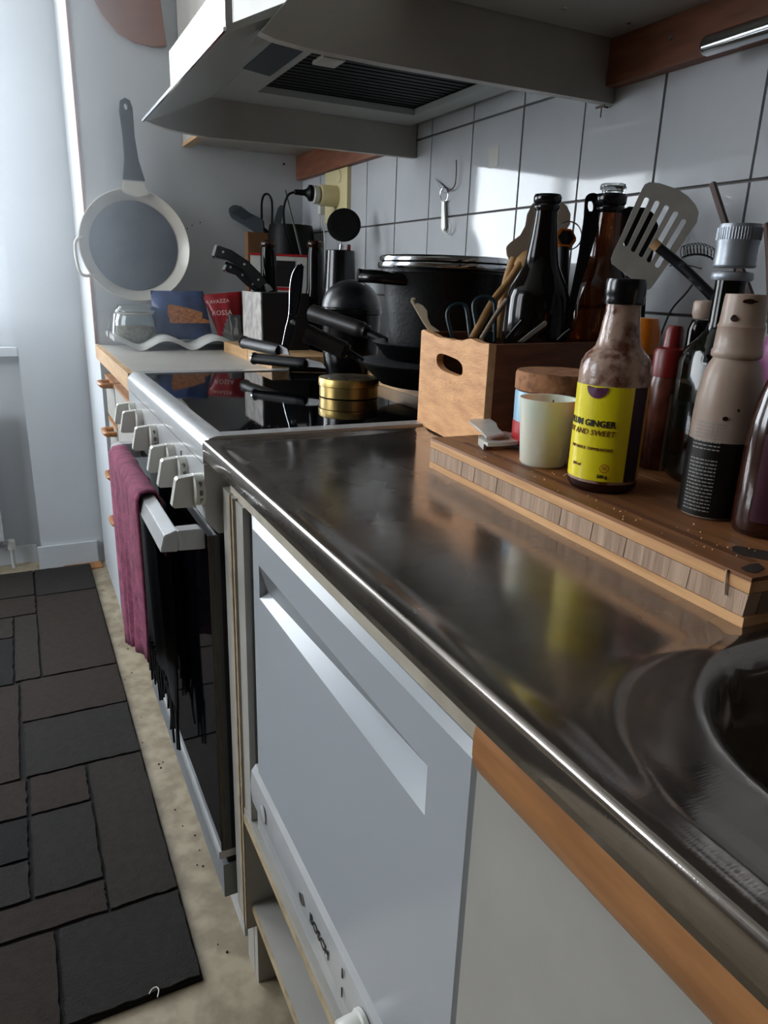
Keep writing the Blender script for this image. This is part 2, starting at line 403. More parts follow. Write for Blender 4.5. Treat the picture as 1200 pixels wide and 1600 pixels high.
# tiles
P = .1672; PZ = .1712; Y0 = 1.86832; ZG = 1.23419; GAP = .0044
def tile_bm(wy, wz):
    bm = box(B(), 0.0, .009, 0, wy, 0, wz); return bm
tmesh = {}
zs = [(ZG-2*PZ+.0, ZG-PZ), (ZG-PZ, ZG), (ZG, ZG+PZ), (ZG+PZ, ZG+2*PZ)]
zs = [(max(a, .875), min(b, 1.452)) for a, b in zs]
for r, (z0, z1) in enumerate(zs):
    for k in range(-4, 13):
        y1 = Y0-k*P+P; y0 = y1-P
        if y0 > 2.39 or y1 < -.2: continue
        y1 = min(y1, 2.40)
        key = (round(y1-y0, 4), round(z1-z0, 4))
        if key not in tmesh:
            o = obj('tile', box(B(), 0, .008, GAP/2, y1-y0-GAP/2, GAP/2, z1-z0-GAP/2), M['tile'], wr, bevel=.0012, smooth=50)
            for v in o.data.vertices: v.co += Vector(origin(wr))
            tmesh[key] = o.data
        else:
            o = bpy.data.objects.new('tile', tmesh[key]); o.parent = wr; COL.objects.link(o)
        o.location = Vector((0, y0, z0)) - origin(wr) + Vector((0, 0, 0))
        o.rotation_euler = (0, random.uniform(-.004, .004), random.uniform(-.004, .004))
# ================================================================== WORKTOPS AND BASE UNITS
XF = -.66; ZT = .89
def worktop():
    t = thing('steel_worktop', 'brushed stainless steel worktop with moulded drainer and sink bowl', 'worktop', (-.33, .3, .85))
    def sd(x, y, x0, x1, y0, y1, r):
        cx, cy = (x0+x1)/2, (y0+y1)/2; qx = abs(x-cx)-(x1-x0)/2+r; qy = abs(y-cy)-(y1-y0)/2+r
        return math.hypot(max(qx, 0), max(qy, 0))+min(max(qx, qy), 0)-r
    ss = lambda a, b, v: (lambda t: t*t*(3-2*t))(max(0, min(1, (v-a)/(b-a))))
    xs = [-.659+i*(.654/150) for i in range(151)]; ys = [-.5+j*(1.43/300) for j in range(301)]
    bm = B(); g = []
    for x in xs:
        row = []
        for y in ys:
            z = ZT
            d = sd(x, y, -.645, -.03, -.48, .915, .05)
            z -= .0022*ss(.010, -.010, d)
            d2 = sd(x, y, -.638, -.05, -.44, .262, .10)     # bead round the sink area
            z += .0016*math.exp(-((d2)/.008)**2)-.003*ss(-.004, -.06, d2)
            d3 = sd(x, y, -.583, -.19, -.24, .247, .10)
            z -= .003*ss(.008, 0, d3)+.17*ss(.0, -.020, d3)+.008*ss(-.02, -.2, d3)
            row.append(bm.verts.new((x, y, z)))
        g.append(row)
    for i in range(150):
        for j in range(300): bm.faces.new((g[i][j], g[i+1][j], g[i+1][j+1], g[i][j+1]))
    obj('top', bm, M['worktop'], t, smooth=80)
    # front edge: a rounded fold then the lip
    bm = B(); prof = [(-.659, ZT), (-.6605, ZT-.0002), (-.6618, ZT-.001), (-.6626, ZT-.0025), (-.663, ZT-.005), (-.663, ZT-.024), (-.660, ZT-.026)]
    for (y0, y1) in ((-.5, .809), (.8095, .929)):
        a = [bm.verts.new((x, y0, z)) for x, z in prof]; b = [bm.verts.new((x, y1, z)) for x, z in prof]
        for i in range(len(prof)-1): bm.faces.new((a[i], b[i], b[i+1], a[i+1]))
    obj('front_lip', bm, M['worktop'], t, smooth=60)
    obj('end_lip', xbox(-.66, -.03, .9295, .9305, ZT-.025, ZT-.0005), M['worktop'], t)
    obj('core', xbox(-.625, -.03, .90, .925, ZT-.06, ZT-.012), M['cream_lam'], t)
    obj('front_core_strip', xbox(-.6355, -.60, -.5, .90, ZT-.0665, ZT-.0245), M['cream_lam'], t)
worktop()
# base unit holding the compact dishwasher: two sides, shelves
bu = thing('open_base_unit', 'white open base unit with shelves carrying the compact dishwasher', 'cabinet', (-.4, .6, 0))
def side_panel(name, y0, y1, m, x=-.64):
    pts = [(x, .12), (-.625, .12), (-.625, 0), (-.03, 0), (-.03, .826), (x, .826)]
    return obj(name, extrude(B(), [(a, y0, b) for a, b in pts], (0, y1-y0, 0)), m, bu, smooth=0)
side_panel('side_panel', .866, .884, M['white_lam'])
side_panel('side_panel', .2895, .3035, M['white_lam'], x=-.6185)
side_panel('filler_panel', .887, .924, M['white_lam'])
obj('lightening_strip', xbox(-.6385, -.630, .8325, .8655, .353, .823), M['white_lam'], bu)  # added front strip, brightens the spot where the inner side face stays dark
obj('edge_strip', xbox(-.642, -.6399, .8665, .8695, .12, .826), M['edgeband'], bu)
obj('edge_strip', xbox(-.642, -.6399, .8815, .8875, .12, .826), M['edgeband'], bu)
obj('shelf', xbox(-.64, -.05, .3045, .866, .328, .352), M['white_lam'], bu, bevel=.001)
obj('shelf', xbox(-.63, -.05, .304, .866, .152, .166), M['white_lam'], bu, bevel=.001)
obj('edge_strip', xbox(-.6325, -.6302, .305, .865, .153, .1655), M['edgeband'], bu)
obj('edge_strip', xbox(-.6415, -.6402, .305, .865, .329, .340), M['edgeband'], bu)
obj('back_panel', xbox(-.05, -.035, .304, .866, .02, .82), M['white_lam'], bu)
for zz in (.30, .27, .24, .21, .12, .085, .05):
    obj('pin_hole', lathe(B(), (-.60, .8658, zz), [(.0022, 0), (.0022, -.0006)], 10, axis=(0, 1, 0)), M['darkcrumb'], bu)
    obj('pin_hole', lathe(B(), (-.50, .8658, zz), [(.0022, 0), (.0022, -.0006)], 10, axis=(0, 1, 0)), M['darkcrumb'], bu)
# dishwasher
dw = thing('dishwasher', 'white compact dishwasher with recessed grip and small dial', 'dishwasher', (-.4, .56, .352))
DY0, DY1 = .3065, .815
obj('housing', xbox(-.612, -.06, DY0+.004, DY1-.004, .358, .816), M['enamel'], dw, bevel=.004)
def dw_door():
    bm = B(); x = -.64
    # face with a bevelled rim, opening for the grip
    ry0, ry1, rz0, rz1 = .362, .762, .732, .774
    out = [(x, DY0+.004, .47), (x, DY1-.03, .47), (x, DY1-.03, .812), (x, DY0+.004, .815)]
    hole = [(x, ry0, rz0), (x, ry1, rz0), (x, ry1, rz1), (x, ry0, rz1)]
    vs = [bm.verts.new(p) for p in out]; hs = [bm.verts.new(p) for p in hole]
    for i in range(4): bm.faces.new((vs[i], vs[(i+1) % 4], hs[(i+1) % 4], hs[i]))
    back = [(x+.003, DY0, .464), (x+.014, DY1, .464), (x+.008, DY1, .820), (x+.004, DY0, .823)]
    bs = [bm.verts.new(p) for p in back]
    for i in range(4): bm.faces.new((vs[i], vs[(i+1) % 4], bs[(i+1) % 4], bs[i]))
    deep = [bm.verts.new((x+.032, p[1], p[2])) for j, p in enumerate(back)]
    for i in range(4): bm.faces.new((bs[i], bs[(i+1) % 4], deep[(i+1) % 4], deep[i]))
    # scoop: slopes in from the bottom edge, roof overhangs
    a0 = bm.verts.new((x+.028, ry0+.0, rz1-.004)); a1 = bm.verts.new((x+.010, ry1, rz0+.006))
    bm.faces.new((hs[0], hs[1], a1, a0)); bm.faces.new((hs[0], a0, hs[3])); bm.faces.new((hs[1], hs[2], a1)); bm.faces.new((hs[3], a0, a1, hs[2]))
    return bm
obj('door', dw_door(), mat('dishwasher enamel', (172,177,182), .22, spec=.5), dw, smooth=12)
bm = B(); x = -.64
prof = [(x+.004, .463), (x-.002, .455), (x-.004, .43), (x-.002, .405), (x+.006, .398), (x+.028, .398), (x+.028, .463)]
extrude(bm, [(a, DY0+.001, b) for a, b in prof], (0, DY1-DY0-.004, 0)); obj('control_panel', bm, M['enamel'], dw, smooth=30)
bm = B(); prof = [(x+.012, .397), (x+.004, .39), (x+.004, .362), (x+.012, .353), (x+.03, .353), (x+.03, .397)]
extrude(bm, [(a, DY0+.004, b) for a, b in prof], (0, DY1-DY0-.01, 0)); obj('kick_panel', bm, M['enamel'], dw, smooth=30)
text_flat('lettering', 'BOSCH', .017, (-.6445, .553, .427), (0, -1, 0), (0, 0, 1), M['ink'], dw, bold=.0004)
obj('emblem', lathe(B(), (-.6445, .607, .427), [(.0075, 0), (.0075, .0006)], 20, axis=(-1, 0, 0)), M['steel_sat'], dw)
lathe_b = lathe(B(), (-.644, .437, .43), [(.021, 0), (.021, .004), (.019, .006), (.0185, .022), (.0165, .025)], 28, axis=(-1, 0, 0))
kd = obj('dial', lathe_b, M['plastic_w'], dw)
obj('dial_mark', xbox(-.6698, -.6685, .4355, .4385, .438, .447), M['ink'], kd)
obj('button', lathe(B(), (-.6445, .752, .43), [(.012, 0), (.012, .0012), (.0105, .0018)], 24, axis=(-1, 0, 0)), M['enamel'], dw)
obj('light_mark', xbox(-.6448, -.644, .490, .492, .437, .449), M['ink'], dw)
obj('light_mark', xbox(-.6448, -.644, .490, .492, .412, .424), M['ink'], dw)
# sink cabinet
sk = thing('sink_cabinet', 'white cabinet under the sink with a rounded beech grip rail', 'cabinet', (-.35, 0, 0))
obj('carcass', xbox(-.617, -.03, -.5, .2885, .1, .69), M['white_lam'], sk)
obj('plinth', xbox(-.58, -.56, -.5, .288, 0, .099), M['white_lam'], sk)
obj('door', xbox(-.640, -.619, -.49, .3040, .1, .8215), M['white_lam'], sk, bevel=.0015)
bm = B(); prof = [(-.6405, .8220), (-.646, .8222), (-.6515, .8250), (-.6560, .832), (-.6580, .840), (-.6580, .852), (-.6565, .860), (-.6550, .8635), (-.6405, .8635)]
extrude(bm, [(a, -.49, b) for a, b in prof], (0, .776, 0)); obj('grip_rail', bm, M['beech'], sk, smooth=50)
# ---------------- stove
SY0, SY1 = .934, 1.648
st = thing('electric_stove', 'white freestanding electric cooker with black ceramic hob and oven door', 'stove', (-.35, 1.29, 0))
obj('body', xbox(-.628, -.03, SY0, SY1-.002, .03, .858), M['enamel'], st)
obj('plinth', xbox(-.60, -.58, SY0+.01, SY1-.01, 0, .03), M['drawer_grey'], st)
bm = B(); pr = [(-.632, .8935), (-.643, .8935), (-.652, .891), (-.659, .884), (-.662, .874), (-.662, .858), (-.632, .858)]
extrude(bm, [(a, SY0, b) for a, b in pr], (0, SY1-SY0, 0)); obj('front_rail', bm, M['enamel'], st, smooth=50)
bm = B(); box(bm, -.6325, -.02, SY0, .961, .860, .8935); box(bm, -.6325, -.02, 1.612, SY1, .860, .8935); box(bm, -.032, -.02, .961, 1.612, .860, .893)
obj('hob_frame', bm, M['enamel'], st, bevel=.0025)
obj('hob_glass', xbox(-.633, -.031, .9605, 1.6125, .862, .8915), M['ceran'], st, bevel=.0008)
bm = B(); pr = [(-.628, .8555), (-.661, .8555), (-.6625, .78), (-.655, .768), (-.645, .757), (-.628, .757)]
extrude(bm, [(a, SY0+.001, b) for a, b in pr], (0, SY1-SY0-.003, 0)); cp = obj('control_panel', bm, M['enamel'], st, smooth=20)
obj('door_glass', xbox(-.66, -.628, SY0+.004, SY1-.004, .218, .754), M['oven_glass'], st, bevel=.002)
obj('door_trim', xbox(-.664, -.628, SY0+.004, SY1-.004, .203, .217), M['enamel'], st, bevel=.003)
obj('drawer_gap', xbox(-.650, -.628, SY0+.006, SY1-.006, .190, .2025), M['black_mt'], st)
obj('storage_drawer', xbox(-.658, -.628, SY0+.004, SY1-.004, .124, .189), M['drawer_grey'], st, bevel=.002)
# oven handle
hb = B(); XH = -.709
pr = [(XH-.013, .735), (XH-.007, .758), (XH+.010, .764), (XH+.014, .758), (XH+.010, .733)]
extrude(hb, [(a, .948, b) for a, b in pr], (0, .60, 0)); obj('handle', hb, M['enamel'], st, smooth=20, bevel=.001)
for y0, y1 in ((.948, .972), (1.524, 1.548)):
    bm = B(); extrude(bm, [(XH+.0105, y0, .734), (XH+.0115, y0, .7625), (-.667, y0, .762), (-.661, y0, .757), (-.661, y0, .732)], (0, y1-y0, 0))
    obj('handle_bracket', bm, M['enamel'], st, bevel=.001, smooth=20)
kn_px = [(196, 667), (206, 679), (225, 683), (251, 725), (268, 746), (291, 765)]
for i, (px, py) in enumerate(kn_px):
    q = at(px, py, 'x', -.683); yk = q.y; zk = .819
    k = obj('knob', lathe(B(), (-.6615, yk, zk), [(.0220, 0), (.0220, .012), (.0205, .0135), (.0185, .014)], 32, axis=(-1, 0, 0)), M['plastic_w'], st)
    bm = B(); x0, x1 = -.672, -.704
    pts = [(x0, .0215), (x1+.010, .0190), (x1+.007, .0165), (x1, -.0185), (x1+.003, -.0215), (x0, -.0225)]
    a = [bm.verts.new((x, yk-.0075, zk+z)) for x, z in pts]; b = [bm.verts.new((x, yk+.0075, zk+z)) for x, z in pts]
    bm.faces.new(a); bm.faces.new(b[::-1])
    for j in range(6): bm.faces.new((a[j], a[(j+1) % 6], b[(j+1) % 6], b[j]))
    obj('grip', bm, M['plastic_w'], k, bevel=.0022, smooth=30)
    if i in (2, 4, 5):
        for j, ch in enumerate(('9', '8', '7')):
            a = .55-j*.55
            bmT = text_mesh(ch, .0105)
            for v in bmT.verts:   # round the rim of the dial, facing the near side
                X, Y, Z = v.co; ang = a+Y/.022; v.co = Vector((-.6677+X, yk-(.0222+Z)*math.cos(ang), zk+(.0222+Z)*math.sin(ang)))
            obj('numeral', bmT, M['ink'], k, smooth=0)
obj('panel_mark', xbox(-.6625, -.6612, 1.083, 1.087, .830, .842), M['ink'], st)
# ---------------- worktop beyond the stove and its drawer units
WY0, WY1 = 1.652, 2.352
fw = thing('laminate_worktop', 'white laminate worktop with oak edging between cooker and tall panel', 'worktop', (-.33, 2.0, .85))
obj('top', xbox(-.645, -.005, WY0, WY1, .852, .8895), M['white_lam'], fw)
obj('edging', xbox(-.660, -.6455, WY0, WY1, .850, .889), M['pale_wood'], fw, bevel=.003)
for n, (y0, y1, zz, lab) in enumerate(((2.13, 2.345, ((.683, .805), (.545, .678), (.41, .540), (.1, .405)), 'narrow unit of white drawers with beech pulls beside the end panel'),
                         (1.66, 2.120, ((.10, .805),), 'white base cabinet with a beech lipped door between cooker and drawers'))):
    d = thing('drawer_unit' if n == 0 else 'base_cabinet', lab, 'cabinet', (-.35, (y0+y1)/2, 0))
    obj('carcass', xbox(-.618, -.03, y0, y1, .1, .849), M['white_lam'], d)
    obj('plinth', xbox(-.58, -.56, y0, y1, 0, .0995), M['white_lam'], d)
    for (z0, z1) in zz:
        f = obj('drawer' if n == 0 else 'door', xbox(-.640, -.619, y0+.002, y1-.002, z0+.002, z1-.010), M['white_lam'], d, bevel=.001)
        obj('lipping', xbox(-.641, -.619, y0+.002, y1-.002, z1-.0095, z1-.001), M['beech'], f, bevel=.001)
        if n == 0:
            zc = {.805: .800, .678: .662, .540: .532, .405: .39}[z1]-.006; ym = y0+.06
            obj('handle', tube(B(), smoothpath([(-.640, ym-.04, zc), (-.658, ym-.038, zc), (-.668, ym-.03, zc), (-.668, ym+.03, zc), (-.658, ym+.038, zc), (-.640, ym+.04, zc)], 4), .007, 10, flat=1.3), M['beech'], f)
        else:
            obj('handle', tube(B(), smoothpath([(-.640, y0+.15, .69), (-.655, y0+.15, .68), (-.658, y0+.15, .63), (-.655, y0+.15, .58), (-.640, y0+.15, .57)], 4), .006, 10), M['beech'], f)
# tall end panel and cupboard behind it
tp = thing('tall_cupboard', 'tall white cupboard side panel closing the counter run, wood edged', 'cupboard', (-.33, 2.6, 0))
obj('side_panel', xbox(-.650, -.0, 2.356, 2.374, 0, ZC-.01), M['wall'], tp)
obj('edge_strip', xbox(-.658, -.6505, 2.354, 2.374, .8905, ZC-.01), M['brownlid'], tp)
obj('carcass', xbox(-.648, -.0, 2.375, 2.865, 0, ZC-.01), M['wall'], tp)
for (x, z) in ((-.062, 1.436), (-.40, 1.255), (-.37, 1.23), (-.33, 1.25), (-.355, 1.24)):
    obj('screw_hole', lathe(B(), (x, 2.3562, z), [(.004 if x > -.1 else .0022, 0), (.003 if x > -.1 else .002, .0008)], 8, axis=(0, -1, 0)), M['darkcrumb'], tp)
# ================================================================== UPPER CUPBOARDS, RAILS, HOOD
uc = thing('wall_cabinet', 'white wall cabinet right of the cooker hood, underside with screw heads', 'cabinet', (-.18, .2, 1.452))
obj('carcass', xbox(-.36, -.004, -.55, .962, 1.452, 2.2), M['white_lam'], uc)
obj('door', xbox(-.380, -.361, -.55, .96, 1.454, 2.2), M['white_lam'], uc)
for (x, y) in ((-.30, .9), (-.16, .905), (-.05, .90)):
    obj('screw', lathe(B(), (x, y, 1.452), [(.004, 0), (.003, -.0012)], 10), M['chrome'], uc)
uf = thing('wall_cabinet', 'white wall cabinet behind the cooker hood, reaching the tall end panel', 'cabinet', (-.18, 1.99, 1.462))
obj('carcass', xbox(-.35, -.004, 1.625, 2.352, 1.462, 2.2), M['white_lam'], uf)
obj('door', xbox(-.372, -.351, 1.625, 2.350, 1.462, 2.2), M['white_lam'], uf)
obj('lipping', xbox(-.374, -.350, 1.625, 2.350, 1.452, 1.4615), M['pale_wood'], uf)
struct('trim_3', xbox(-.022, -.0005, -.5, .9655, 1.389, 1.4515), M['brownrail'], bevel=.001)
struct('trim_4', xbox(-.022, -.0005, 1.602, 2.355, 1.393, 1.4615), M['brownrail'], bevel=.001)
hd = thing('cooker_hood', 'white pull out cooker hood with dark filter opening and curved sides', 'hood', (-.3, 1.28, 1.37))
def side(y, t, nm):
    pts = [(-.003, 1.368), (-.25, 1.367), (-.40, 1.367), (-.50, 1.3685), (-.545, 1.372), (-.563, 1.3765), (-.529, 1.415), (-.43, 1.53), (-.43, 1.72), (-.003, 1.72)]
    return obj(nm, extrude(B(), [(a, y, b) for a, b in pts], (0, t, 0)), M['white_lam'], hd, smooth=30)
side(.9665, .016, 'side_panel')
pts = [(-.003, 1.368), (-.25, 1.366), (-.40, 1.3625), (-.475, 1.3605), (-.55, 1.366), (-.585, 1.3725), (-.5995, 1.377), (-.475, 1.436), (-.42, 1.46), (-.42, 1.72), (-.003, 1.72)]
obj('side_panel', extrude(B(), [(a, 1.600, b) for a, b in pts], (0, .016, 0)), M['white_lam'], hd, smooth=30)
bm = B()   # underside plate with an opening for the filter
z = 1.432
extrude(bm, [(-.47, .984, z), (-.47, 1.598, z), (-.02, 1.598, z), (-.02, .984, z)], (0, 0, .012),
        [[(-.405, 1.02, z), (-.405, 1.50, z), (-.065, 1.50, z), (-.065, 1.02, z)]])
obj('underside_plate', bm, M['hoodplate'], hd, smooth=0)
fl = obj('filter', xbox(-.41, -.06, 1.015, 1.505, 1.446, 1.452), M['filter'], hd)
obj('filter_clip', xbox(-.37, -.33, 1.25, 1.30, 1.440, 1.4455), M['alu'], hd)
for yy in [1.02+.02*i for i in range(25)]:
    obj('filter_rib', xbox(-.405, -.065, yy, yy+.003, 1.4445, 1.4459), M['black_mt'], fl)
bm = B()
extrude(bm, [(-.47, .984, 1.4325), (-.592, .984, 1.378), (-.600, .984, 1.377), (-.600, .984, 1.382), (-.472, .984, 1.4445)], (0, .614, 0))
vis = obj('visor', bm, M['hoodplate'], hd, smooth=20)
obj('visor_edge', xbox(-.604, -.6005, .984, 1.608, 1.3755, 1.380), M['chrome'], vis)
extrude_l = extrude(B(), [(-.601, .984, 1.381), (-.601, .984, 1.432), (-.592, .984, 1.432), (-.592, .984, 1.386)], (0, .345, 0))
obj('visor_front', extrude_l, M['enamel'], hd)
obj('lamp_cover', extrude(B(), [(-.478, 1.0, 1.4312), (-.478, 1.34, 1.4312), (-.425, 1.36, 1.4312), (-.425, 1.0, 1.4312)], (0, 0, -.004)), mat('lamp lens', (60,74,84), .3), hd)
obj('front_slope', extrude(B(), [(-.556, .9826, 1.379), (-.524, .9826, 1.416), (-.428, .9826, 1.53), (-.42, .9826, 1.53), (-.42, .9826, 1.455), (-.54, .9826, 1.385)], (0, .065, 0)), M['white_lam'], hd, smooth=0)
obj('top_box', xbox(-.42, -.01, .984, 1.598, 1.46, 1.72), M['white_lam'], hd)
tl = thing('striplight', 'slim chrome strip light tube fixed under the right wall cabinet', 'light', (-.1, .3, 1.40))
a, b = at(1103, 66, 'x', -.05), at(1200, 48, 'x', -.05); dd = (b-a).normalized()
zt = (a.z+b.z)/2
obj('tube', lathe(B(), (-.05, a.y, zt), [(.010, 0), (.012, .004), (.012, .55), (.010, .555)], 24, axis=(0, -1, 0)), M['chrome'], tl)
obj('bracket', xbox(-.055, -.024, a.y-.03, a.y-.022, zt-.004, zt+.004), M['chrome'], tl)
obj('bracket', xbox(-.055, -.024, a.y-.5, a.y-.492, zt-.004, zt+.004), M['chrome'], tl)
obj('screw', lathe(B(), (-.0225, .845, 1.425), [(.004, 0), (.003, .0015)], 10, axis=(-1, 0, 0)), M['chrome'], tl)
sh = thing('hook_screw', 'small metal hook on the tiles under the hood corner', 'hook', (-.01, .979, 1.364))
obj('stem', tube(B(), [(-.0002, .979, 1.3655), (-.014, .979, 1.3655)], .0012, 6), M['darkwood'], sh)
obj('plate', xbox(-.0145, -.013, .972, .992, 1.364, 1.367), M['darkwood'], sh)
obj('pin', tube(B(), [(-.0135, .979, 1.364), (-.0135, .979, 1.350)], .0010, 6), M['darkwood'], sh)
# ================================================================== WALL THINGS
so = thing('wall_socket', 'cream wall socket plate with a plugged in adaptor', 'socket', (-.01, 2.03, 1.33))
p1, p2 = at(524, 268, 'x', 0), at(551, 325, 'x', 0)
obj('plate', xbox(-.012, -.0005, 1.972, 2.135, 1.255, 1.391), M['cream_pl'], so, bevel=.003)
c = at(541, 297, 'x', -.03)
obj('outlet_cup', lathe(B(), (-.0125, 2.03, 1.372), [(.018, 0), (.016, .003), (.014, .0035)], 24, axis=(-1, 0, 0)), M['cream_pl'], so)
ad = thing('timer_adaptor', 'cream round plug in adaptor sticking out of the wall socket', 'adaptor', (-.013, 2.05, 1.315))
obj('body', lathe(B(), (-.0125, 2.05, 1.322), [(.028, 0), (.028, .045), (.026, .05), (.019, .051), (.019, .058)], 28, axis=(-1, 0, 0)), M['cream_pl'], ad)
obj('socket_face', lathe(B(), (-.070, 2.05, 1.322), [(.024, 0), (.024, .012), (.021, .015)], 28, axis=(-1, 0, 0)), M['plastic_w'], ad)
obj('tab', xbox(-.064, -.050, 2.04, 2.06, 1.272, 1.294), M['plastic_w'], ad, bevel=.002)
obj('cord', tube(B(), smoothpath([(-.057, 2.05, 1.275), (-.055, 2.05, 1.25), (-.045, 2.055, 1.22), (-.04, 2.06, 1.10)], 6), .002, 8), M['plastic_w'], ad)
pg = thing('power_plug', 'black round power plug and cable in the cream adaptor', 'plug', (-.09, 2.06, 1.32))
obj('plug_body', lathe(B(), (-.0855, 2.05, 1.325), [(.0215, 0), (.0215, .008), (.012, .014), (.008, .022), (.007, .048), (.0045, .05)], 20, axis=(-1, .15, 0)), M['black_pl'], pg)
obj('cable', tube(B(), smoothpath([(-.133, 2.057, 1.325), (-.152, 2.06, 1.315), (-.163, 2.064, 1.28), (-.158, 2.07, 1.23), (-.14, 2.08, 1.19), (-.10, 2.10, 1.12), (-.09, 2.11, .96)], 6), .0032, 8), M['black_pl'], pg)
# clip with keys-like bottle opener on a wire hook
wh = thing('wire_hook', 'bent steel wire hook hanging on the tiles', 'hook', (-.01, 1.43, 1.30))
H = lambda x, y, d=-.008: at(x, y, 'x', d)
obj('wire', tube(B(), smoothpath([H(713, 250), H(713, 268), H(711, 288), H(705, 296), H(698, 297)], 5), .0012, 8), M['darkwood'], wh)
bm = B(); extrude(bm, [H(680, 279, -.006), H(696, 294, -.006), H(699, 300, -.006), H(690, 301, -.006)], (.002, 0, 0)); obj('leaf', bm, M['drawer_grey'], wh)
cb = thing('clip', 'small steel clip hanging from the wire hook on the tiles', 'clip', (-.01, 1.46, 1.25))
obj('ring', tube(B(), [H(694+6*math.cos(a), 304+11*math.sin(a)) for a in [2*PI*k/16 for k in range(16)]], .0008, 6, closed=True), M['chrome'], cb)
bm = B(); extrude(bm, [H(690, 313), H(694, 313), H(695, 355), H(692, 362), H(689, 356)], (.004, 0, 0)); obj('body', bm, M['alu'], cb)
obj('hook_tip', tube(B(), smoothpath([H(692, 360), H(699, 366), H(704, 360), H(703, 348)], 4), .0012, 8), M['alu'], cb)
stq = B(); extrude(stq, [at(x, y, 'x', -.0004) for x, y in ((763, 232), (780, 227), (778, 259), (764, 264))], (-.0004, 0, 0))
tag(obj('sticker', stq, mat('old tape', (176,174,166), .6)), 'small square of old tape on a tile right of the wire hook', 'sticker')
# frying pan on the tall panel
YP = 2.354
fp = thing('frying_pan', 'cream enamel frying pan with worn dark base hanging on the end panel', 'pan', (-.53, 2.33, 1.02))
pc = Vector((-.528, YP, 1.172)); rp = .150
# the pan hangs with its open side to the room: rim proud, base at the back
bm = B(); lathe(bm, pc, [(.120, -.004), (.128, -.006), (.150, -.036), (.153, -.0385), (.1555, -.037), (.154, -.033), (.132, -.0), (.120, 0)], 56, axis=(0, 1, 0), cap=False)
obj('bowl', bm, M['pan_white'], fp, smooth=60)
obj('cooking_surface', lathe(B(), pc, [(0, -.005), (.1245, -.0066), (.1245, -.002), (0, -.001)], 48, axis=(0, 1, 0), cap=False), M['pan_in'], fp)
extrude(bm := B(), [(-.556, YP-.030, 1.315), (-.552, YP-.030, 1.347), (-.498, YP-.030, 1.347), (-.478, YP-.030, 1.312), (-.515, YP-.030, 1.300)], (0, -.012, 0))
obj('handle_mount', bm, M['pan_white'], fp, bevel=.003)
hp = [(-.551, 1.348), (-.5435, 1.40), (-.543, 1.46), (-.5475, 1.52), (-.5445, 1.545), (-.532, 1.553), (-.519, 1.548), (-.513, 1.53), (-.5125, 1.46), (-.506, 1.40), (-.492, 1.348)]
hole = [(-.5305+.0055*math.cos(a), YP-.028, 1.532+.009*math.sin(a)) for a in [2*PI*k/12 for k in range(12)]]
bm = extrude(B(), [(a, YP-.028, b) for a, b in hp], (0, -.016, 0), [hole]); obj('handle', bm, M['black_pl'], fp, smooth=50)
obj('helper_handle', tube(B(), smoothpath([(-.672, YP-.034, 1.19), (-.692, YP-.036, 1.17), (-.688, YP-.036, 1.10), (-.672, YP-.036, 1.085), (-.65, YP-.03, 1.09)], 5), .0045, 8), M['pan_white'], fp)
cbh = thing('hanging_board', 'reddish wooden board hanging high on the end panel above the frying pan', 'board', (-.49, 2.34, 1.69))
pts = [(-.605, 1.90), (-.595, 1.80), (-.57, 1.752), (-.535, 1.716), (-.49, 1.698), (-.44, 1.695), (-.405, 1.702), (-.41, 1.74), (-.425, 1.90), (-.43, 2.0), (-.60, 2.0)]
obj('blade', extrude(B(), [(a, 2.3545, b) for a, b in pts], (0, -.014, 0)), M['brownlid'], cbh, bevel=.002)
obj('grip', extrude(B(), [(-.54, 2.354, 2.001), (-.54, 2.354, 2.12), (-.49, 2.354, 2.12), (-.49, 2.354, 2.001)], (0, -.014, 0)), M['brownlid'], cbh, bevel=.002)
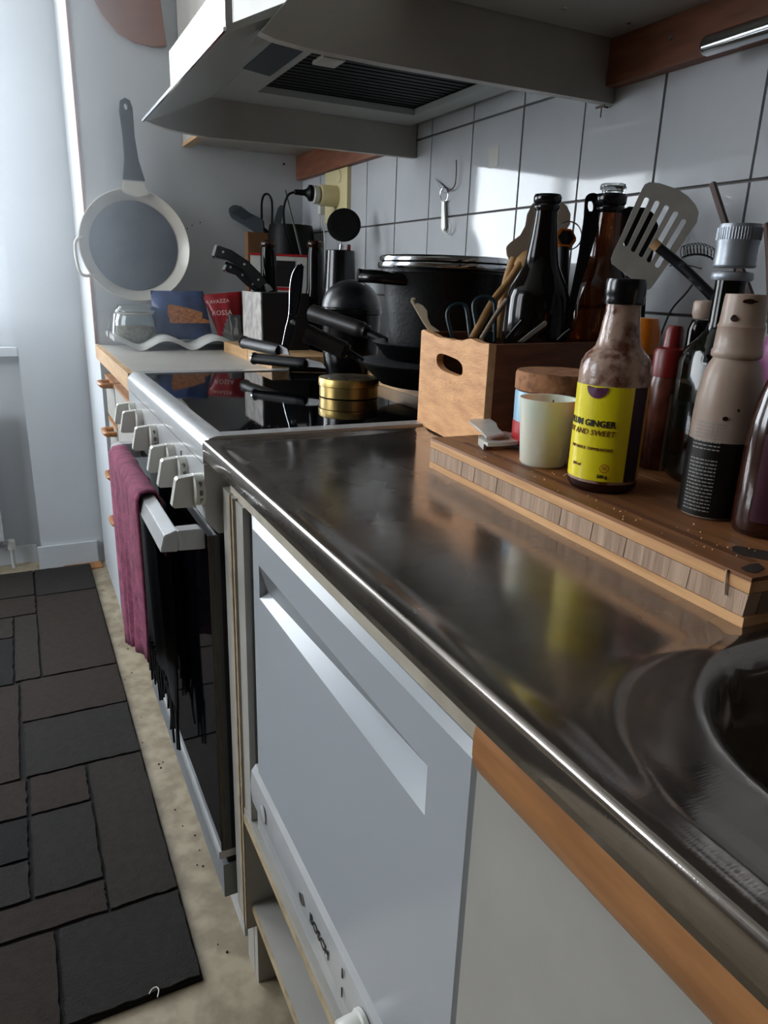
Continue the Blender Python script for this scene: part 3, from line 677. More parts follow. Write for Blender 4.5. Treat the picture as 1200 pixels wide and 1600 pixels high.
# ================================================================== RUG, TOWEL
rg = thing('rug', 'dark brown and charcoal patchwork rug on the floor by the cooker', 'rug', (-1.3, 1.87, 0))
obj('backing', xbox(-1.9, -.706, .908, 2.84, .0, .008), M['rug_k'], rg)
gx = [-.71, -.905, -.95, -1.3, -1.6, -1.895]
def rpatch(x0, x1, y0, y1, m):
    g = .0022; bm = B(); pts = []; n = 12; J = lambda: random.uniform(-.0016, .0016)
    for (ax, ay, bx_, by_) in ((x0+g, y0+g, x1-g, y0+g), (x1-g, y0+g, x1-g, y1-g), (x1-g, y1-g, x0+g, y1-g), (x0+g, y1-g, x0+g, y0+g)):
        for k in range(n): pts.append((ax+(bx_-ax)*k/n+J(), ay+(by_-ay)*k/n+J(), .006))
    extrude(bm, pts, (0, 0, .0075)); obj('patch', bm, M[m], rg, smooth=0)
for p in ((-.905, -.707, 2.585, 2.838, 'rug_c'), (-1.2, -.907, 2.60, 2.838, 'rug_a'), (-.905, -.707, 2.0, 2.58, 'rug_b'), (-1.2, -.907, 2.44, 2.595, 'rug_b'),
          (-.974, -.907, 2.0, 2.435, 'rug_a'), (-1.2, -.976, 1.99, 2.28, 'rug_k'), (-1.2, -.976, 2.285, 2.435, 'rug_a'),
          (-.96, -.707, 1.783, 1.995, 'rug_b'), (-1.2, -.964, 1.55, 1.985, 'rug_b'), (-.955, -.707, 1.552, 1.779, 'rug_c'),
          (-.947, -.830, 1.418, 1.548, 'rug_b'), (-.826, -.707, 1.103, 1.548, 'rug_a'), (-1.2, -.952, 1.42, 1.546, 'rug_b'),
          (-1.2, -.952, 1.292, 1.416, 'rug_k'), (-.948, -.828, 1.184, 1.414, 'rug_c'), (-1.2, -.952, 1.184, 1.288, 'rug_c'), (-1.2, -.828, 1.103, 1.180, 'rug_b'),
          (-.912, -.707, .908, 1.099, 'rug_c'), (-1.2, -.916, .908, 1.099, 'rug_b')): rpatch(*p)
y = .908
for i, yy in enumerate((1.2, 1.55, 1.9, 2.3, 2.6, 2.838)):
    rpatch(-1.55, -1.204, y, yy-.004, ('rug_a', 'rug_b', 'rug_c')[i % 3]); rpatch(-1.897, -1.554, y, yy-.004, ('rug_b', 'rug_k', 'rug_a')[i % 3]); y = yy
fz = B()
for k in range(30):
    a = at(0, 0, 'z', 0) if 0 else Vector((random.uniform(-.69, -.4), random.uniform(.55, 2.6), .001)); r = random.uniform(.001, .0024)
    if a.x > -.635: a.x = -.70+random.random()*.06
    lathe(fz, a, [(r, -.001), (r*.7, r*.6), (0, r*.8)], 6)
tag(obj('crumbs', fz, M['darkcrumb'], kind='stuff'), 'dark crumbs scattered on the pale floor before the cooker', 'crumbs')
q = [at(x, y, 'z', .017) for x, y in ((233, 1553), (237, 1546), (244, 1542), (248, 1547), (246, 1558))]
tag(obj('thread', tube(B(), smoothpath(q, 4), .0008, 6), M['white_txt']), 'short pale thread curled on the rug near its front corner', 'thread')
# towel over the oven handle
tw = thing('towel', 'mauve tea towel draped over the oven door handle', 'towel', (-.70, 1.4, .30))
def towel_sheet(y0, y1, zf, zb, amp, outer):
    bm = B(); ny = 26; g = []
    # path: up the front, over the bar, down the back
    pf = [(XH-.020, None, t) for t in range(13)]
    for i in range(ny+1):
        s = i/ny; y = y0+(y1-y0)*s; row = []
        zbot = zf[0]+(zf[1]-zf[0])*s
        prof = []
        for t in range(14):
            f = t/13; z = zbot+(.758-zbot)*f
            fold = amp*(1-f*.75)*(math.sin(s*21+f*2)+.5*math.sin(s*47+1.3))
            prof.append((XH-.0175-.002*(1-f)+fold, y+.02*(1-f)*math.sin(s*6), z))
        prof += [(XH-.011, y, .769), (XH+.002, y, .7715), (XH+.013, y, .769), (XH+.019, y, .757)]
        zb2 = zb[0]+(zb[1]-zb[0])*s
        for t in range(1, 11):
            f = t/10; prof.append((XH+.021+.25*amp*math.sin(s*19+f), y, .757+(zb2-.757)*f))
        g.append([bm.verts.new(p) for p in prof])
    for i in range(ny):
        for j in range(len(g[0])-1): bm.faces.new((g[i][j], g[i+1][j], g[i+1][j+1], g[i][j+1]))
    return bm
ob = obj('cloth', towel_sheet(1.125, 1.475, (.475, .36), (.66, .68), .0045, True), M['towel'], tw, smooth=80)
md = ob.modifiers.new('thick', 'SOLIDIFY'); md.thickness = .003; md.offset = 0
for k, zz in enumerate((.04, .055, .07)):
    pass
tw2 = thing('shaded_towel_back', 'fringed back half of the mauve towel, its shade painted black, before the oven door', 'towel', (-.682, 1.25, .30))  # same cloth as the mauve towel, blackened to stand for its shade
bm = B(); g = []
for i in range(19):
    s = i/18; y = 1.13+.34*s
    g.append([bm.verts.new((-.681+.003*math.sin(s*15+f*3), y, .742-(.742-.37)*f)) for f in [t/9 for t in range(10)]])
for i in range(18):
    for j in range(9): bm.faces.new((g[i][j], g[i+1][j], g[i+1][j+1], g[i][j+1]))
ob = obj('cloth', bm, M['towel_shade'], tw2, smooth=80); md = ob.modifiers.new('thick', 'SOLIDIFY'); md.thickness = .003
for i in range(16):
    y = 1.135+.33*i/15; ln = random.uniform(.05, .12)
    obj('tassel', tube(B(), smoothpath([(-.683, y, .375), (-.682+random.uniform(-.003, .003), y+random.uniform(-.006, .006), .375-ln*.5), (-.683, y+random.uniform(-.008, .008), .375-ln)], 4), .0035, 6, r2=.002), M['towel_shade'], tw2)
# ================================================================== THINGS ON THE WORKTOPS
def zat(X, Y, ypix):
    lo, hi = 0.0, 3.0
    for _ in range(40):
        m = (lo+hi)/2; c = RM.transposed() @ (Vector((X, Y, m))-CC)
        if 800-CAMF*c.y/-c.z > ypix: lo = m
        else: hi = m
    return lo
def col(px, py, d):
    p = atd(px, py, d); return p.x, p.y
def L(name, c, z0, prof, m, parent=None, n=36, label=None, cat=None, smooth=40, cap=True, **k):
    "lathe with absolute heights"
    return obj(name, lathe(B(), (c[0], c[1], 0), prof, n, cap=cap, **k), m, parent, smooth=smooth)
# ---- end grain chopping board by the bottles
cb = thing('chopping_board', 'thick laminated chopping board under the sauce bottles on the steel worktop', 'board', (-.27, .5, ZT-.004))
ang = math.atan2(.019, .428)
BX = Vector((math.cos(ang), -math.sin(ang), 0)); BY = Vector((math.sin(ang), math.cos(ang), 0)); BO = Vector((-.4632, .272, 0))
def bpt(u, v, z): return BO+BX*u+BY*v+Vector((0, 0, z))
def bbox(bm, u0, u1, v0, v1, z0, z1):
    vs = [bm.verts.new(bpt(u, v, z)) for u in (u0, u1) for v in (v0, v1) for z in (z0, z1)]
    for f in ((0,1,3,2), (4,6,7,5), (0,4,5,1), (2,3,7,6), (0,2,6,4), (1,5,7,3)): bm.faces.new([vs[i] for i in f])
    return bm
ZB0, ZB = ZT-.0035, .923
obj('bottom_layer', bbox(B(), 0, .34, 0, .444, ZB0, ZB0+.0085), M['board_side'], cb, bevel=.0008)
obj('top_layer', bbox(B(), 0, .34, 0, .444, ZB-.011, ZB-.003), M['board_side'], cb, bevel=.0006)
u = 0.0; k = 0
pw = [.064, .058, .07, .05, .098]
for wd in pw:   # planks of the top face, a juice groove between the first two
    g = 0.0 if k else 0
    obj('plank', bbox(B(), u, u+wd-.0008, 0, .444, ZB-.0030, ZB-.0004*(k % 2)), M['board_top'], cb, bevel=.0005); u += wd; k += 1
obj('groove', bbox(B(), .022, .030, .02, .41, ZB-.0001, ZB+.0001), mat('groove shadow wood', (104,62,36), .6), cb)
ends = [mat('end grain %d' % i, c1, .7, rgb2=c2, nscale=30, stretch=(1, 5, .3), bump=.5, bscale=60) for i, (c1, c2) in enumerate((((186,156,132), (160,132,110)), ((180,150,126), (154,126,104)), ((188,158,132), (162,134,110)), ((182,152,128), (156,128,106))))]
v = 0.0; i = 0
while v < .443:
    wd = min(random.choice((.018, .02, .022, .026)), .444-v)
    lean = .0015
    bm = B(); a = []
    for u in (random.uniform(0, .0007)-.0002, .012):
        for (vv, z) in ((v+lean, ZB0+.009), (v+wd-.0003+lean, ZB0+.009), (v+wd-.0003, ZB-.0115), (v, ZB-.0115)): a.append(bm.verts.new(bpt(u, max(0, min(.444, vv)), z)))
    for f in ((0,1,2,3), (7,6,5,4), (0,4,5,1), (1,5,6,2), (2,6,7,3), (3,7,4,0)): bm.faces.new([a[q] for q in f])
    obj('block', bm, ends[i % 4], cb, smooth=0); v += wd; i += 1
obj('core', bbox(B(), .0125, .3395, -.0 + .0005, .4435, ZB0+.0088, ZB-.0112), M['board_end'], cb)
for pts in (((1143,855), (1150,853), (1200,862), (1200,876), (1160,868), (1145,862)), ((1157,888), (1170,882), (1185,880), (1195,888), (1180,896), (1165,893))):
    obj('burn_mark', extrude(B(), [at(x, y, 'z', ZB+.0001) for x, y in pts], (0, 0, .0003)), M['darkcrumb'], cb, smooth=0)
cr = B()
for k in range(60):
    p = bpt(random.uniform(.002, .05), random.uniform(.02, .42), ZB); r = random.uniform(.0004, .0011); lathe(cr, p, [(r, 0), (r*.8, r), (0, r*1.1)], 5)
tag(obj('crumbs', cr, M['dust'], kind='stuff'), 'pale crumbs along the front of the thick chopping board', 'crumbs')
drip = B()
for (x, y0, y1) in ((1140, 884, 922),):
    a = at(x, y0, 'x', -.4615); b2 = at(x-7, y1, 'x', -.4625)
    tube(drip, smoothpath([bpt(-.001, (a-BO).dot(BY), ZB-.001), bpt(-.0015, (a-BO).dot(BY)-.001, ZB-.010), bpt(-.0012, (a-BO).dot(BY)-.002, ZB-.018)], 3), .0011, 6, flat=.6)
obj('dried_drip', drip, mat('dried glue', (170,150,130), .4), cb)
# ---- sauce bottle
cs = (-.400, .479)
sb = thing('sauce_bottle', 'sauce bottle with yellow label and smeared clear neck', 'bottle', (cs[0], cs[1], ZB))
zz = lambda y: zat(cs[0], cs[1], y)
obj('glass', lathe(B(), (*cs, 0), [(.0, ZB+.001), (.027, ZB), (.0300, ZB+.004), (.0305, ZB+.009), (.0305, 1.026), (.0298, 1.034), (.0265, 1.041), (.0195, 1.048), (.0175, 1.055), (.0155, 1.070), (.0145, 1.080), (.0145, 1.086)], 44, cap=False),
    [M['smear'], M['sauce']], sb, smooth=60)
for p in sb.children[0].data.polygons:
    if p.center.z+origin(sb.children[0]).z < .955: p.material_index = 1
obj('cap', lathe(B(), (*cs, 0), [(.0160, 1.083), (.0168, 1.085), (.0162, 1.088), (.0170, 1.091), (.0170, 1.100), (.0160, 1.1035), (0, 1.104)], 32), mat('black cap', (10,11,16), .2, spec=.7), sb)
TH = math.radians(-134)
d2r = math.radians
lab = obj('label', patch(B(), cs, .0305, TH-d2r(118), TH+d2r(36), .9345, 1.0165, 40), M['yellow'], sb, smooth=80)
obj('label_strip', patch(B(), cs, .0305, TH+d2r(36), TH+d2r(66), .9345, 1.0165, 12), mat('dark plum strip', (46,18,34), .45), sb, smooth=80)
obj('label_back', patch(B(), cs, .0305, TH+d2r(67), TH+d2r(110), .9345, 1.0165, 12), mat('ochre label', (190,150,50), .45), sb, smooth=80)
obj('plum_mark', disc_on_cyl(cs, TH-d2r(24), .0312, 1.0160, .0098, half=True), M['plum'], lab, smooth=0)
def wrap(s, size, deg_right, z, m, **k):
    bm = text_mesh(s, size, align='RIGHT', **k); return obj('lettering', on_cyl(bm, cs, TH+d2r(deg_right), .0308, z), m, lab, smooth=0)
wrap('PLUM GINGER', .0076, 12, .9845, M['ink'], bold=.0002)
wrap('HOT AND SWEET', .0068, 12, .9765, M['brownink'], shear=.15)
wrap('DIP SAUCE  DIPPIKASTIKE', .0036, 12, .9625, M['brownink'])
wrap('240 g', .0040, 8, .9390, M['ink'], bold=.0001)
wrap('200 ml', .0036, -38, .9470, M['brownink'])
rg_ = B(); n = 24
for q in range(n):
    a0, a1 = 2*PI*q/n, 2*PI*(q+1)/n
    vs = [rg_.verts.new((r*math.cos(a), r*math.sin(a), 0)) for r, a in ((.0034, a0), (.0040, a0), (.0040, a1), (.0034, a1))]; rg_.faces.new(vs)
for (x0, y0, x1, y1) in ((-.002, .0005, .001, .0015), (-.0015, -.001, .0018, -.0002), (.0005, -.0018, .002, .0018)):
    vs = [rg_.verts.new(p) for p in ((x0, y0, 0), (x1, y1-.0004, 0), (x1, y1+.0004, 0), (x0, y0+.0007, 0))]; rg_.faces.new(vs)
obj('round_mark', on_cyl(rg_, cs, TH+d2r(2), .0309, .9465), M['redink'], lab, smooth=0)
# ---- candle cup
cc = (-.398, .566)
cu = thing('candle', 'white candle glass with blackened wick beside the yellow bottle', 'candle', (*cc, ZB))
obj('glass', lathe(B(), (*cc, 0), [(0, ZB+.001), (.0215, ZB), (.0235, ZB+.003), (.0285, ZB+.066), (.0285, ZB+.0675), (.0270, ZB+.067), (.0258, ZB+.052), (0, ZB+.052)], 44, cap=False), M['candle'], cu, smooth=60)
obj('wax', lathe(B(), (*cc, 0), [(.0256, ZB+.0521), (.02, ZB+.0535), (0, ZB+.053)], 36, cap=False), M['wax'], cu)
obj('wick', tube(B(), [(cc[0]+.004, cc[1], ZB+.053), (cc[0]+.0035, cc[1], ZB+.060), (cc[0]+.006, cc[1], ZB+.065)], .0007, 6), M['darkcrumb'], cu)
# ---- cork lidded tin
cj = (-.335, .630)
jt = thing('storage_jar', 'light blue and red jar with a cork lid behind the candle', 'jar', (*cj, ZB))
obj('body', lathe(B(), (*cj, 0), [(0, ZB), (.043, ZB), (.045, ZB+.002), (.046, .984), (.045, .986), (0, .986)], 44, cap=False), M['blue_tin'], jt)
obj('red_band', patch(B(), cj, .0457, 0, 2*PI, ZB+.003, .953, 44), M['red_tin'], jt, smooth=80)
obj('cork_lid', lathe(B(), (*cj, 0), [(.0445, .9861), (.0468, .988), (.0470, 1.004), (.0455, 1.0075), (0, 1.0078)], 44), M['cork'], jt)
obj('dark_label', patch(B(), cj, .046, TH+d2r(28), TH+d2r(70), .954, .982, 10), mat('maroon label', (84,30,26), .5), jt, smooth=80)
tagl = obj('small_label', patch(B(), cj, .046, TH-d2r(43), TH-d2r(6), .9745, .9805, 10), M['label_tan'], jt, smooth=80)
obj('seal', disc_on_cyl(cj, TH-d2r(40), .0464, .9775, .0028), M['ink'], tagl, smooth=0)
obj('print_line', patch(B(), cj, .0463, TH-d2r(35), TH-d2r(14), .9768, .9774, 8), M['ink'], tagl, smooth=80)
# ---- metal opener
op = thing('can_opener', 'flat steel opener lying at the end of the thick chopping board', 'opener', (-.39, .69, ZB))
A_ = lambda pts, z: [at(x, y, 'z', z) for x, y in pts]
obj('blade', extrude(B(), A_(((732,661), (738,658), (765,657), (775,664), (778,672), (788,681), (760,687), (752,678), (744,671)), .934), (0, 0, .003)), M['alu'], op, bevel=.0006)
obj('loop', extrude(B(), A_(((756,681), (787,679), (808,683), (809,695), (787,697), (762,698), (748,690)), .928), (0, 0, .004), [A_(((768,686), (784,683), (797,686), (796,692), (780,694), (768,693)), .928)]), M['alu'], op)
obj('tip', extrude(B(), A_(((747,688), (762,698), (759,702), (755,703), (747,694)), ZB+.0002), (0, 0, .006)), M['alu'], op)
# ---- squeeze bottle, oil bottle, others at the right
cq = (-.371, .384)
qb = thing('squeeze_bottle', 'milky plastic squeeze bottle with stained cap and dark lower label', 'bottle', (*cq, ZB))
obj('body', lathe(B(), (*cq, 0), [(0, ZB+.001), (.0215, ZB), (.0235, ZB+.004), (.0240, ZB+.02), (.0240, 1.004), (.0235, 1.018), (.0218, 1.032), (.0190, 1.042), (.0160, 1.0475), (.0150, 1.051), (0, 1.051)], 40, cap=False), M['milky'], qb, smooth=60)
obj('cap', lathe(B(), (*cq, 0), [(.0172, 1.0480), (.0182, 1.0495), (.0182, 1.0530), (.0172, 1.0545), (.0166, 1.070), (.0172, 1.071), (.0160, 1.0735), (.0150, 1.0925), (.0145, 1.0945), (0, 1.095)], 36), M['milky'], qb)
dl = obj('dark_label', patch(B(), cq, .0240, 0, 2*PI, ZB+.002, .985, 44), mat('dark balsamic label', (12,9,9), .4), qb, smooth=80)
for (a, z, r) in ((TH-d2r(28), 1.077, .003), (TH+d2r(2), 1.0895, .006), (TH-d2r(8), 1.004, .0022), (TH+d2r(12), 1.011, .0012)):
    bm = B(); vs = [(r*random.uniform(.6, 1.1)*math.cos(t), r*(.9 if r < .005 else .3)*random.uniform(.7, 1.1)*math.sin(t), 0) for t in [2*PI*k/11 for k in range(11)]]
    bm.faces.new([bm.verts.new(v) for v in vs]); obj('stain', on_cyl(bm, cq, a, .0242 if z < 1.02 else (.0158 if z > 1.08 else .0163), z), M['sauce'], qb, smooth=0)
tx = B()
for i in range(25):          # rows of small print, too fine to read
    z = .999-i*.0029
    if i in (8, 9): continue
    a = -60; e = -8-(14 if z > .985 else 0)*0
    while a < e:
        wd = random.uniform(3, 9); vs = []
        a1 = min(a+wd, e); r = .0247
        vs = [tx.verts.new((cq[0]+r*math.cos(TH+d2r(t)), cq[1]+r*math.sin(TH+d2r(t)), zz_)) for t, zz_ in ((a, z), (a1, z), (a1, z+.0009), (a, z+.0009))]
        tx.faces.new(vs); a = a1+1.6
obj('small_print', tx, mat('grey print', (150,148,144), .6), dl, smooth=0, kind='stuff')
# oil bottle
coil = (-.293, .463)
ob_ = thing('oil_bottle', 'tall dark glass oil bottle with a grey ribbed screw cap', 'bottle', (*coil, ZB))
bm = B(); rings = []
def sqr(c, h, z, r, rot, n=32):
    out = []
    for k in range(n):
        a = 2*PI*k/n; ca, sa = math.cos(a), math.sin(a)
        m_ = max(abs(ca), abs(sa)); s = (1-r)+r/m_*0.93 if r else 1
        x, y = h*s*ca, h*s*sa; out.append((c[0]+x*math.cos(rot)-y*math.sin(rot), c[1]+x*math.sin(rot)+y*math.cos(rot), z))
    return out
for h, z, r in ((.024, ZB, .6), (.0275, ZB+.003, .7), (.0280, ZB+.01, .75), (.0280, 1.034, .75), (.0262, 1.045, .6), (.0200, 1.054, .3), (.0150, 1.062, 0), (.0135, 1.07, 0), (.0130, 1.10, 0), (.0135, 1.113, 0)):
    rings.append([bm.verts.new(p) for p in sqr(coil, h, z, r, d2r(-20))])
for a, b in zip(rings, rings[1:]):
    for k in range(32): bm.faces.new((a[k], a[(k+1) % 32], b[(k+1) % 32], b[k]))
bm.faces.new(rings[0]); bm.faces.new(rings[-1]); obj('glass', bm, M['dark_glass'], ob_, smooth=50)
obj('neck_ring', lathe(B(), (*coil, 0), [(.0165, 1.1055), (.0175, 1.107), (.0175, 1.111), (.0165, 1.1125)], 36), M['capgrey'], ob_)
cap = obj('cap', lathe(B(), (*coil, 0), [(.0170, 1.1165), (.0178, 1.118), (.0172, 1.1205), (.0176, 1.123), (.0170, 1.126), (.0173, 1.129), (.0171, 1.132), (.0176, 1.136), (.0178, 1.149), (.0172, 1.152), (0, 1.1522)], 40), M['capgrey'], ob_)
kb = B()
for k in range(48):
    a = 2*PI*k/48; lathe(kb, (coil[0]+.0178*math.cos(a), coil[1]+.0178*math.sin(a), 0), [(.0005, 1.139), (.0005, 1.149)], 5)
obj('knurling', kb, M['capgrey'], cap, kind='stuff')
# reddish bottle cut by the right border
cbr = (-.3725, .3345)
br = thing('sauce_bottle', 'glossy reddish brown bottle cut off by the right border of the photo', 'bottle', (*cbr, ZB))
obj('body', lathe(B(), (*cbr, 0), [(0, ZB+.001), (.020, ZB), (.0217, ZB+.004), (.0220, ZB+.012), (.0220, .992), (.0212, 1.008), (.018, 1.026), (.0140, 1.040), (.0115, 1.050), (0, 1.050)], 40, cap=False), M['brownliq'], br, smooth=60)
obj('cap', lathe(B(), (*cbr, 0), [(.0135, 1.0475), (.0142, 1.049), (.0140, 1.070), (.0125, 1.075), (0, 1.0752)], 30), M['milky'], br)
obj('label', patch(B(), cbr, .0220, TH-d2r(35), TH+d2r(70), ZB+.012, 1.0, 20), mat('wine label', (70,36,48), .4), br, smooth=80)
cpk = col(1225, 560, .62)
pk = thing('pink_bottle', 'pink plastic bottle behind the milky squeeze bottle at the right border', 'bottle', (*cpk, ZB))
obj('body', lathe(B(), (*cpk, 0), [(0, ZB+.001), (.019, ZB), (.0205, ZB+.004), (.0205, 1.045), (.017, 1.060), (.010, 1.068), (0, 1.068)], 32, cap=False), M['pink'], pk, smooth=60)
obj('cap', lathe(B(), (*cpk, 0), [(.0095, 1.0682), (.0095, 1.082), (.0085, 1.084), (0, 1.084)], 24), M['plastic_w'], pk)
# orange and red bottles
cor = col(984, 650, .82)
og = thing('squeeze_bottle', 'orange squeeze bottle half hidden behind the yellow labelled one', 'bottle', (*cor, ZB))
zo = lambda y: zat(cor[0], cor[1], y)
obj('body', lathe(B(), (*cor, 0), [(0, ZB+.001), (.018, ZB), (.0200, ZB+.004), (.0200, zo(560)), (.0205, zo(552)), (0, zo(552))], 32, cap=False), mat('dark orange body', (170,84,40), .3), og, smooth=60)
obj('cap', lathe(B(), (*cor, 0), [(.0205, zo(551)), (.0208, zo(520)), (.0160, zo(497)), (0, zo(496))], 32), M['orange'], og)
crd = col(1035, 650, .72)
rb = thing('spice_bottle', 'red capped sauce jar between the yellow labelled bottle and the oil bottle', 'jar', (*crd, ZB))
zr = lambda y: zat(crd[0], crd[1], y)
obj('body', lathe(B(), (*crd, 0), [(0, ZB+.001), (.0155, ZB), (.017, ZB+.004), (.0172, zr(600)), (.0155, zr(585)), (0, zr(585))], 32, cap=False), M['rednect'], rb, smooth=60)
obj('cap', lathe(B(), (*crd, 0), [(.0165, zr(588)), (.0168, zr(552)), (.0150, zr(545)), (.0095, zr(542)), (.0085, zr(515)), (.0065, zr(509)), (0, zr(508))], 32), M['redcap'], rb)
obj('label', patch(B(), crd, .0171, TH+d2r(10), TH+d2r(60), zr(735), zr(612), 10), mat('dull label', (120,100,84), .6), rb, smooth=80)
csm = col(1092, 540, .80)
sm = thing('small_jar', 'small jar with pale twisted cap left of the oil bottle shoulder', 'jar', (*csm, ZB))
zs_ = lambda y: zat(csm[0], csm[1], y)
obj('body', lathe(B(), (*csm, 0), [(0, ZB+.001), (.013, ZB), (.0145, ZB+.003), (.0145, zs_(515)), (.011, zs_(500)), (0, zs_(500))], 28, cap=False), M['black_glass'], sm, smooth=60)
obj('cap', lathe(B(), (*csm, 0), [(.0105, zs_(498)), (.0125, zs_(490)), (.0125, zs_(474)), (.011, zs_(470)), (0, zs_(469))], 28), M['milky'], sm)
# ---- wooden crate
A0 = Vector((-.328, .956, 0)); B0 = Vector((-.357, .737, 0)); E0 = Vector((.315, .045, 0))
ct = thing('wooden_crate', 'small worn wooden crate with a grip hole holding utensils and bottles', 'crate', (-.2, .87, ZT))
nrm = Vector((-(B0-A0).y, (B0-A0).x, 0)).normalized()
if nrm.x > 0: nrm = -nrm           # outward
def at_face(x, y, P0, n):
    d = ray(x, y); t = (P0-CC).dot(n)/d.dot(n); return CC+d*t
top_px = [(655,516), (662,515), (668,519), (676,522), (682,526), (690,528), (700,529), (708,532), (714,531), (722,533), (728,530), (735,529), (742,532), (748,535), (757,537), (762,537)]
outl = [A0+Vector((0, 0, ZT))]+[at_face(x, y, A0, nrm) for x, y in top_px]+[B0+Vector((0, 0, ZT))]
outl = [Vector((p.x, p.y, p.z)) for p in outl]
outl[1].xy = A0.xy; outl[-2].xy = B0.xy
hl = [at_face(702.5+u*20.5, 570+u*8.3+v*13.5, A0, nrm) for u, v in [(math.copysign(abs(math.cos(t))**.55, math.cos(t)), math.copysign(abs(math.sin(t))**.8, math.sin(t))) for t in [2*PI*k/24 for k in range(24)]]]
obj('front_panel', extrude(B(), outl, -nrm*.010, [hl]), M['crate'], ct, smooth=30)
sn = Vector((E0.y, -E0.x, 0)).normalized()
zc1 = outl[-2].z
def wallp(P0, v, z1, th, m, nm='side_panel', z0=ZT):
    n = Vector((v.y, -v.x, 0)).normalized()
    bm = extrude(B(), [P0+Vector((0,0,z0)), P0+v+Vector((0,0,z0)), P0+v+Vector((0,0,z1)), P0+Vector((0,0,z1))], n*th)
    return obj(nm, bm, m, ct, bevel=.0008)
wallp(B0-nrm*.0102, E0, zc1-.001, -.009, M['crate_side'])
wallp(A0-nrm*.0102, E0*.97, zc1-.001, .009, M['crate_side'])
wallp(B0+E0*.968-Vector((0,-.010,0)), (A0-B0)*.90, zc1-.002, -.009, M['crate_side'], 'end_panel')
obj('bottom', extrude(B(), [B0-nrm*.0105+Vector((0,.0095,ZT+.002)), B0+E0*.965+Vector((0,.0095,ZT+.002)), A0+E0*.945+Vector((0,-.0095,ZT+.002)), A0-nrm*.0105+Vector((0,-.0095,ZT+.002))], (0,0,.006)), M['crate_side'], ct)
obj('edge_strip', extrude(B(), [B0+Vector((0,-.0003,ZT+.001)), B0+Vector((0,-.0003,zc1-.001)), B0-nrm*.0098+Vector((0,-.0003,zc1-.001)), B0-nrm*.0098+Vector((0,-.0003,ZT+.001))], (0,-.0006,0)), M['pale_wood'], ct)
spk = B()
for k in range(46):
    px, py = random.gauss(702, 22), random.gauss(600, 20)
    if not (662 < px < 745 and 540 < py < 650) or (abs(px-702) < 26 and abs(py-(570+(px-702)*.4)) < 17): continue
    p = at_face(px, py, A0, nrm); r = random.uniform(.0003, .0009); lathe(spk, p, [(r, -.0001), (r*.6, .0003)], 6, axis=nrm)
obj('stain_speck', spk, M['darkcrumb'], ct, kind='stuff')
ZK = ZT+.0085
def bottle(name, label, c, px_prof, m, px_lip=None, cx=None, group=None, z0=ZK):
    t = thing(name, label, 'bottle', (*c, z0)); return t
# dark bottle 1
c1 = col(838, 500, .985)
b1 = thing('beer_bottle', 'dark brown bottle with round shoulders, left one in the crate', 'bottle', (*c1, ZK))
z1 = lambda y: zat(c1[0], c1[1], y)
obj('glass', lathe(B(), (*c1, 0), [(0, ZK+.002), (.038, ZK), (.0422, ZK+.006), (.0425, z1(490)), (.0415, z1(465)), (.037, z1(448)), (.0300, z1(432)), (.0235, z1(415)), (.0210, z1(398)), (.0175, z1(370)), (.0152, z1(345)), (.0142, z1(328))], 48, cap=False), M['black_glass'], b1, smooth=60)
obj('lip', lathe(B(), (*c1, 0), [(.0148, z1(330)), (.0170, z1(326)), (.0170, z1(322)), (.0155, z1(319)), (.0178, z1(316)), (.0182, z1(308)), (.0165, z1(304)), (.0120, z1(303.5)), (.011, z1(320))], 36, cap=False), M['blk_enam'], b1, smooth=60)
c2 = col(932, 500, 1.04)
b2 = thing('beer_bottle', 'dark brown bottle behind the long black handle, right one in the crate', 'bottle', (*c2, ZK))
z2 = lambda y: zat(c2[0], c2[1], y)
obj('glass', lathe(B(), (*c2, 0), [(0, ZK+.002), (.036, ZK), (.041, ZK+.006), (.042, z2(470)), (.040, z2(448)), (.034, z2(430)), (.026, z2(415)), (.0225, z2(400)), (.0205, z2(370)), (.0190, z2(345)), (.0180, z2(332))], 48, cap=False), M['brown_glass'], b2, smooth=60)
obj('lip', lathe(B(), (*c2, 0), [(.0182, z2(333)), (.0205, z2(329)), (.0205, z2(325)), (.0190, z2(322)), (.0215, z2(318)), (.0218, z2(308)), (.0205, z2(304)), (0, z2(303.5))], 36, cap=False), M['blk_enam'], b2, smooth=60)
cg = (c2[0]+.002, c2[1])
gs = thing('glass_stopper', 'clear glass stopper resting on the mouth of the right crate bottle', 'stopper', (*cg, z2(303)))
obj('glass', lathe(B(), (*cg, 0), [(.0145, z2(302.6)), (.0145, z2(298)), (.0175, z2(296)), (.0178, z2(290)), (.0165, z2(288)), (0, z2(287.5))], 32), M['clear_glass'], gs, smooth=60)
# utensils in the crate; outlines lie on planes facing the camera but at their own distance, with thickness
def flat(name, pts, d, th, m, parent, holes=(), bevel=0, smooth=30):
    return obj(name, extrude(B(), pix(pts, d), FWD*th, [pix(h, d) for h in holes]), m, parent, bevel=bevel, smooth=smooth)
def rod(name, pts, r, m, parent, k=5, n=10, **kw):
    "pts: (px, py, depth)"
    return obj(name, tube(B(), smoothpath([atd(*p) for p in pts], k), r, n, **kw), m, parent)
def slot(x0, y0, x1, y1, w):
    a = math.atan2(y1-y0, x1-x0); out = []
    for k in range(9): t = a-PI/2+PI*k/8; out.append((x1+w*math.cos(t), y1+w*math.sin(t)))
    for k in range(9): t = a+PI/2+PI*k/8; out.append((x0+w*math.cos(t), y0+w*math.sin(t)))
    return out
DT = .92
tn = thing('slotted_turner', 'steel turner with five long slots standing in the crate', 'turner', atd(985, 520, .98))
C5 = lambda x, y: (860+x/3.529, 250+y/3.529)
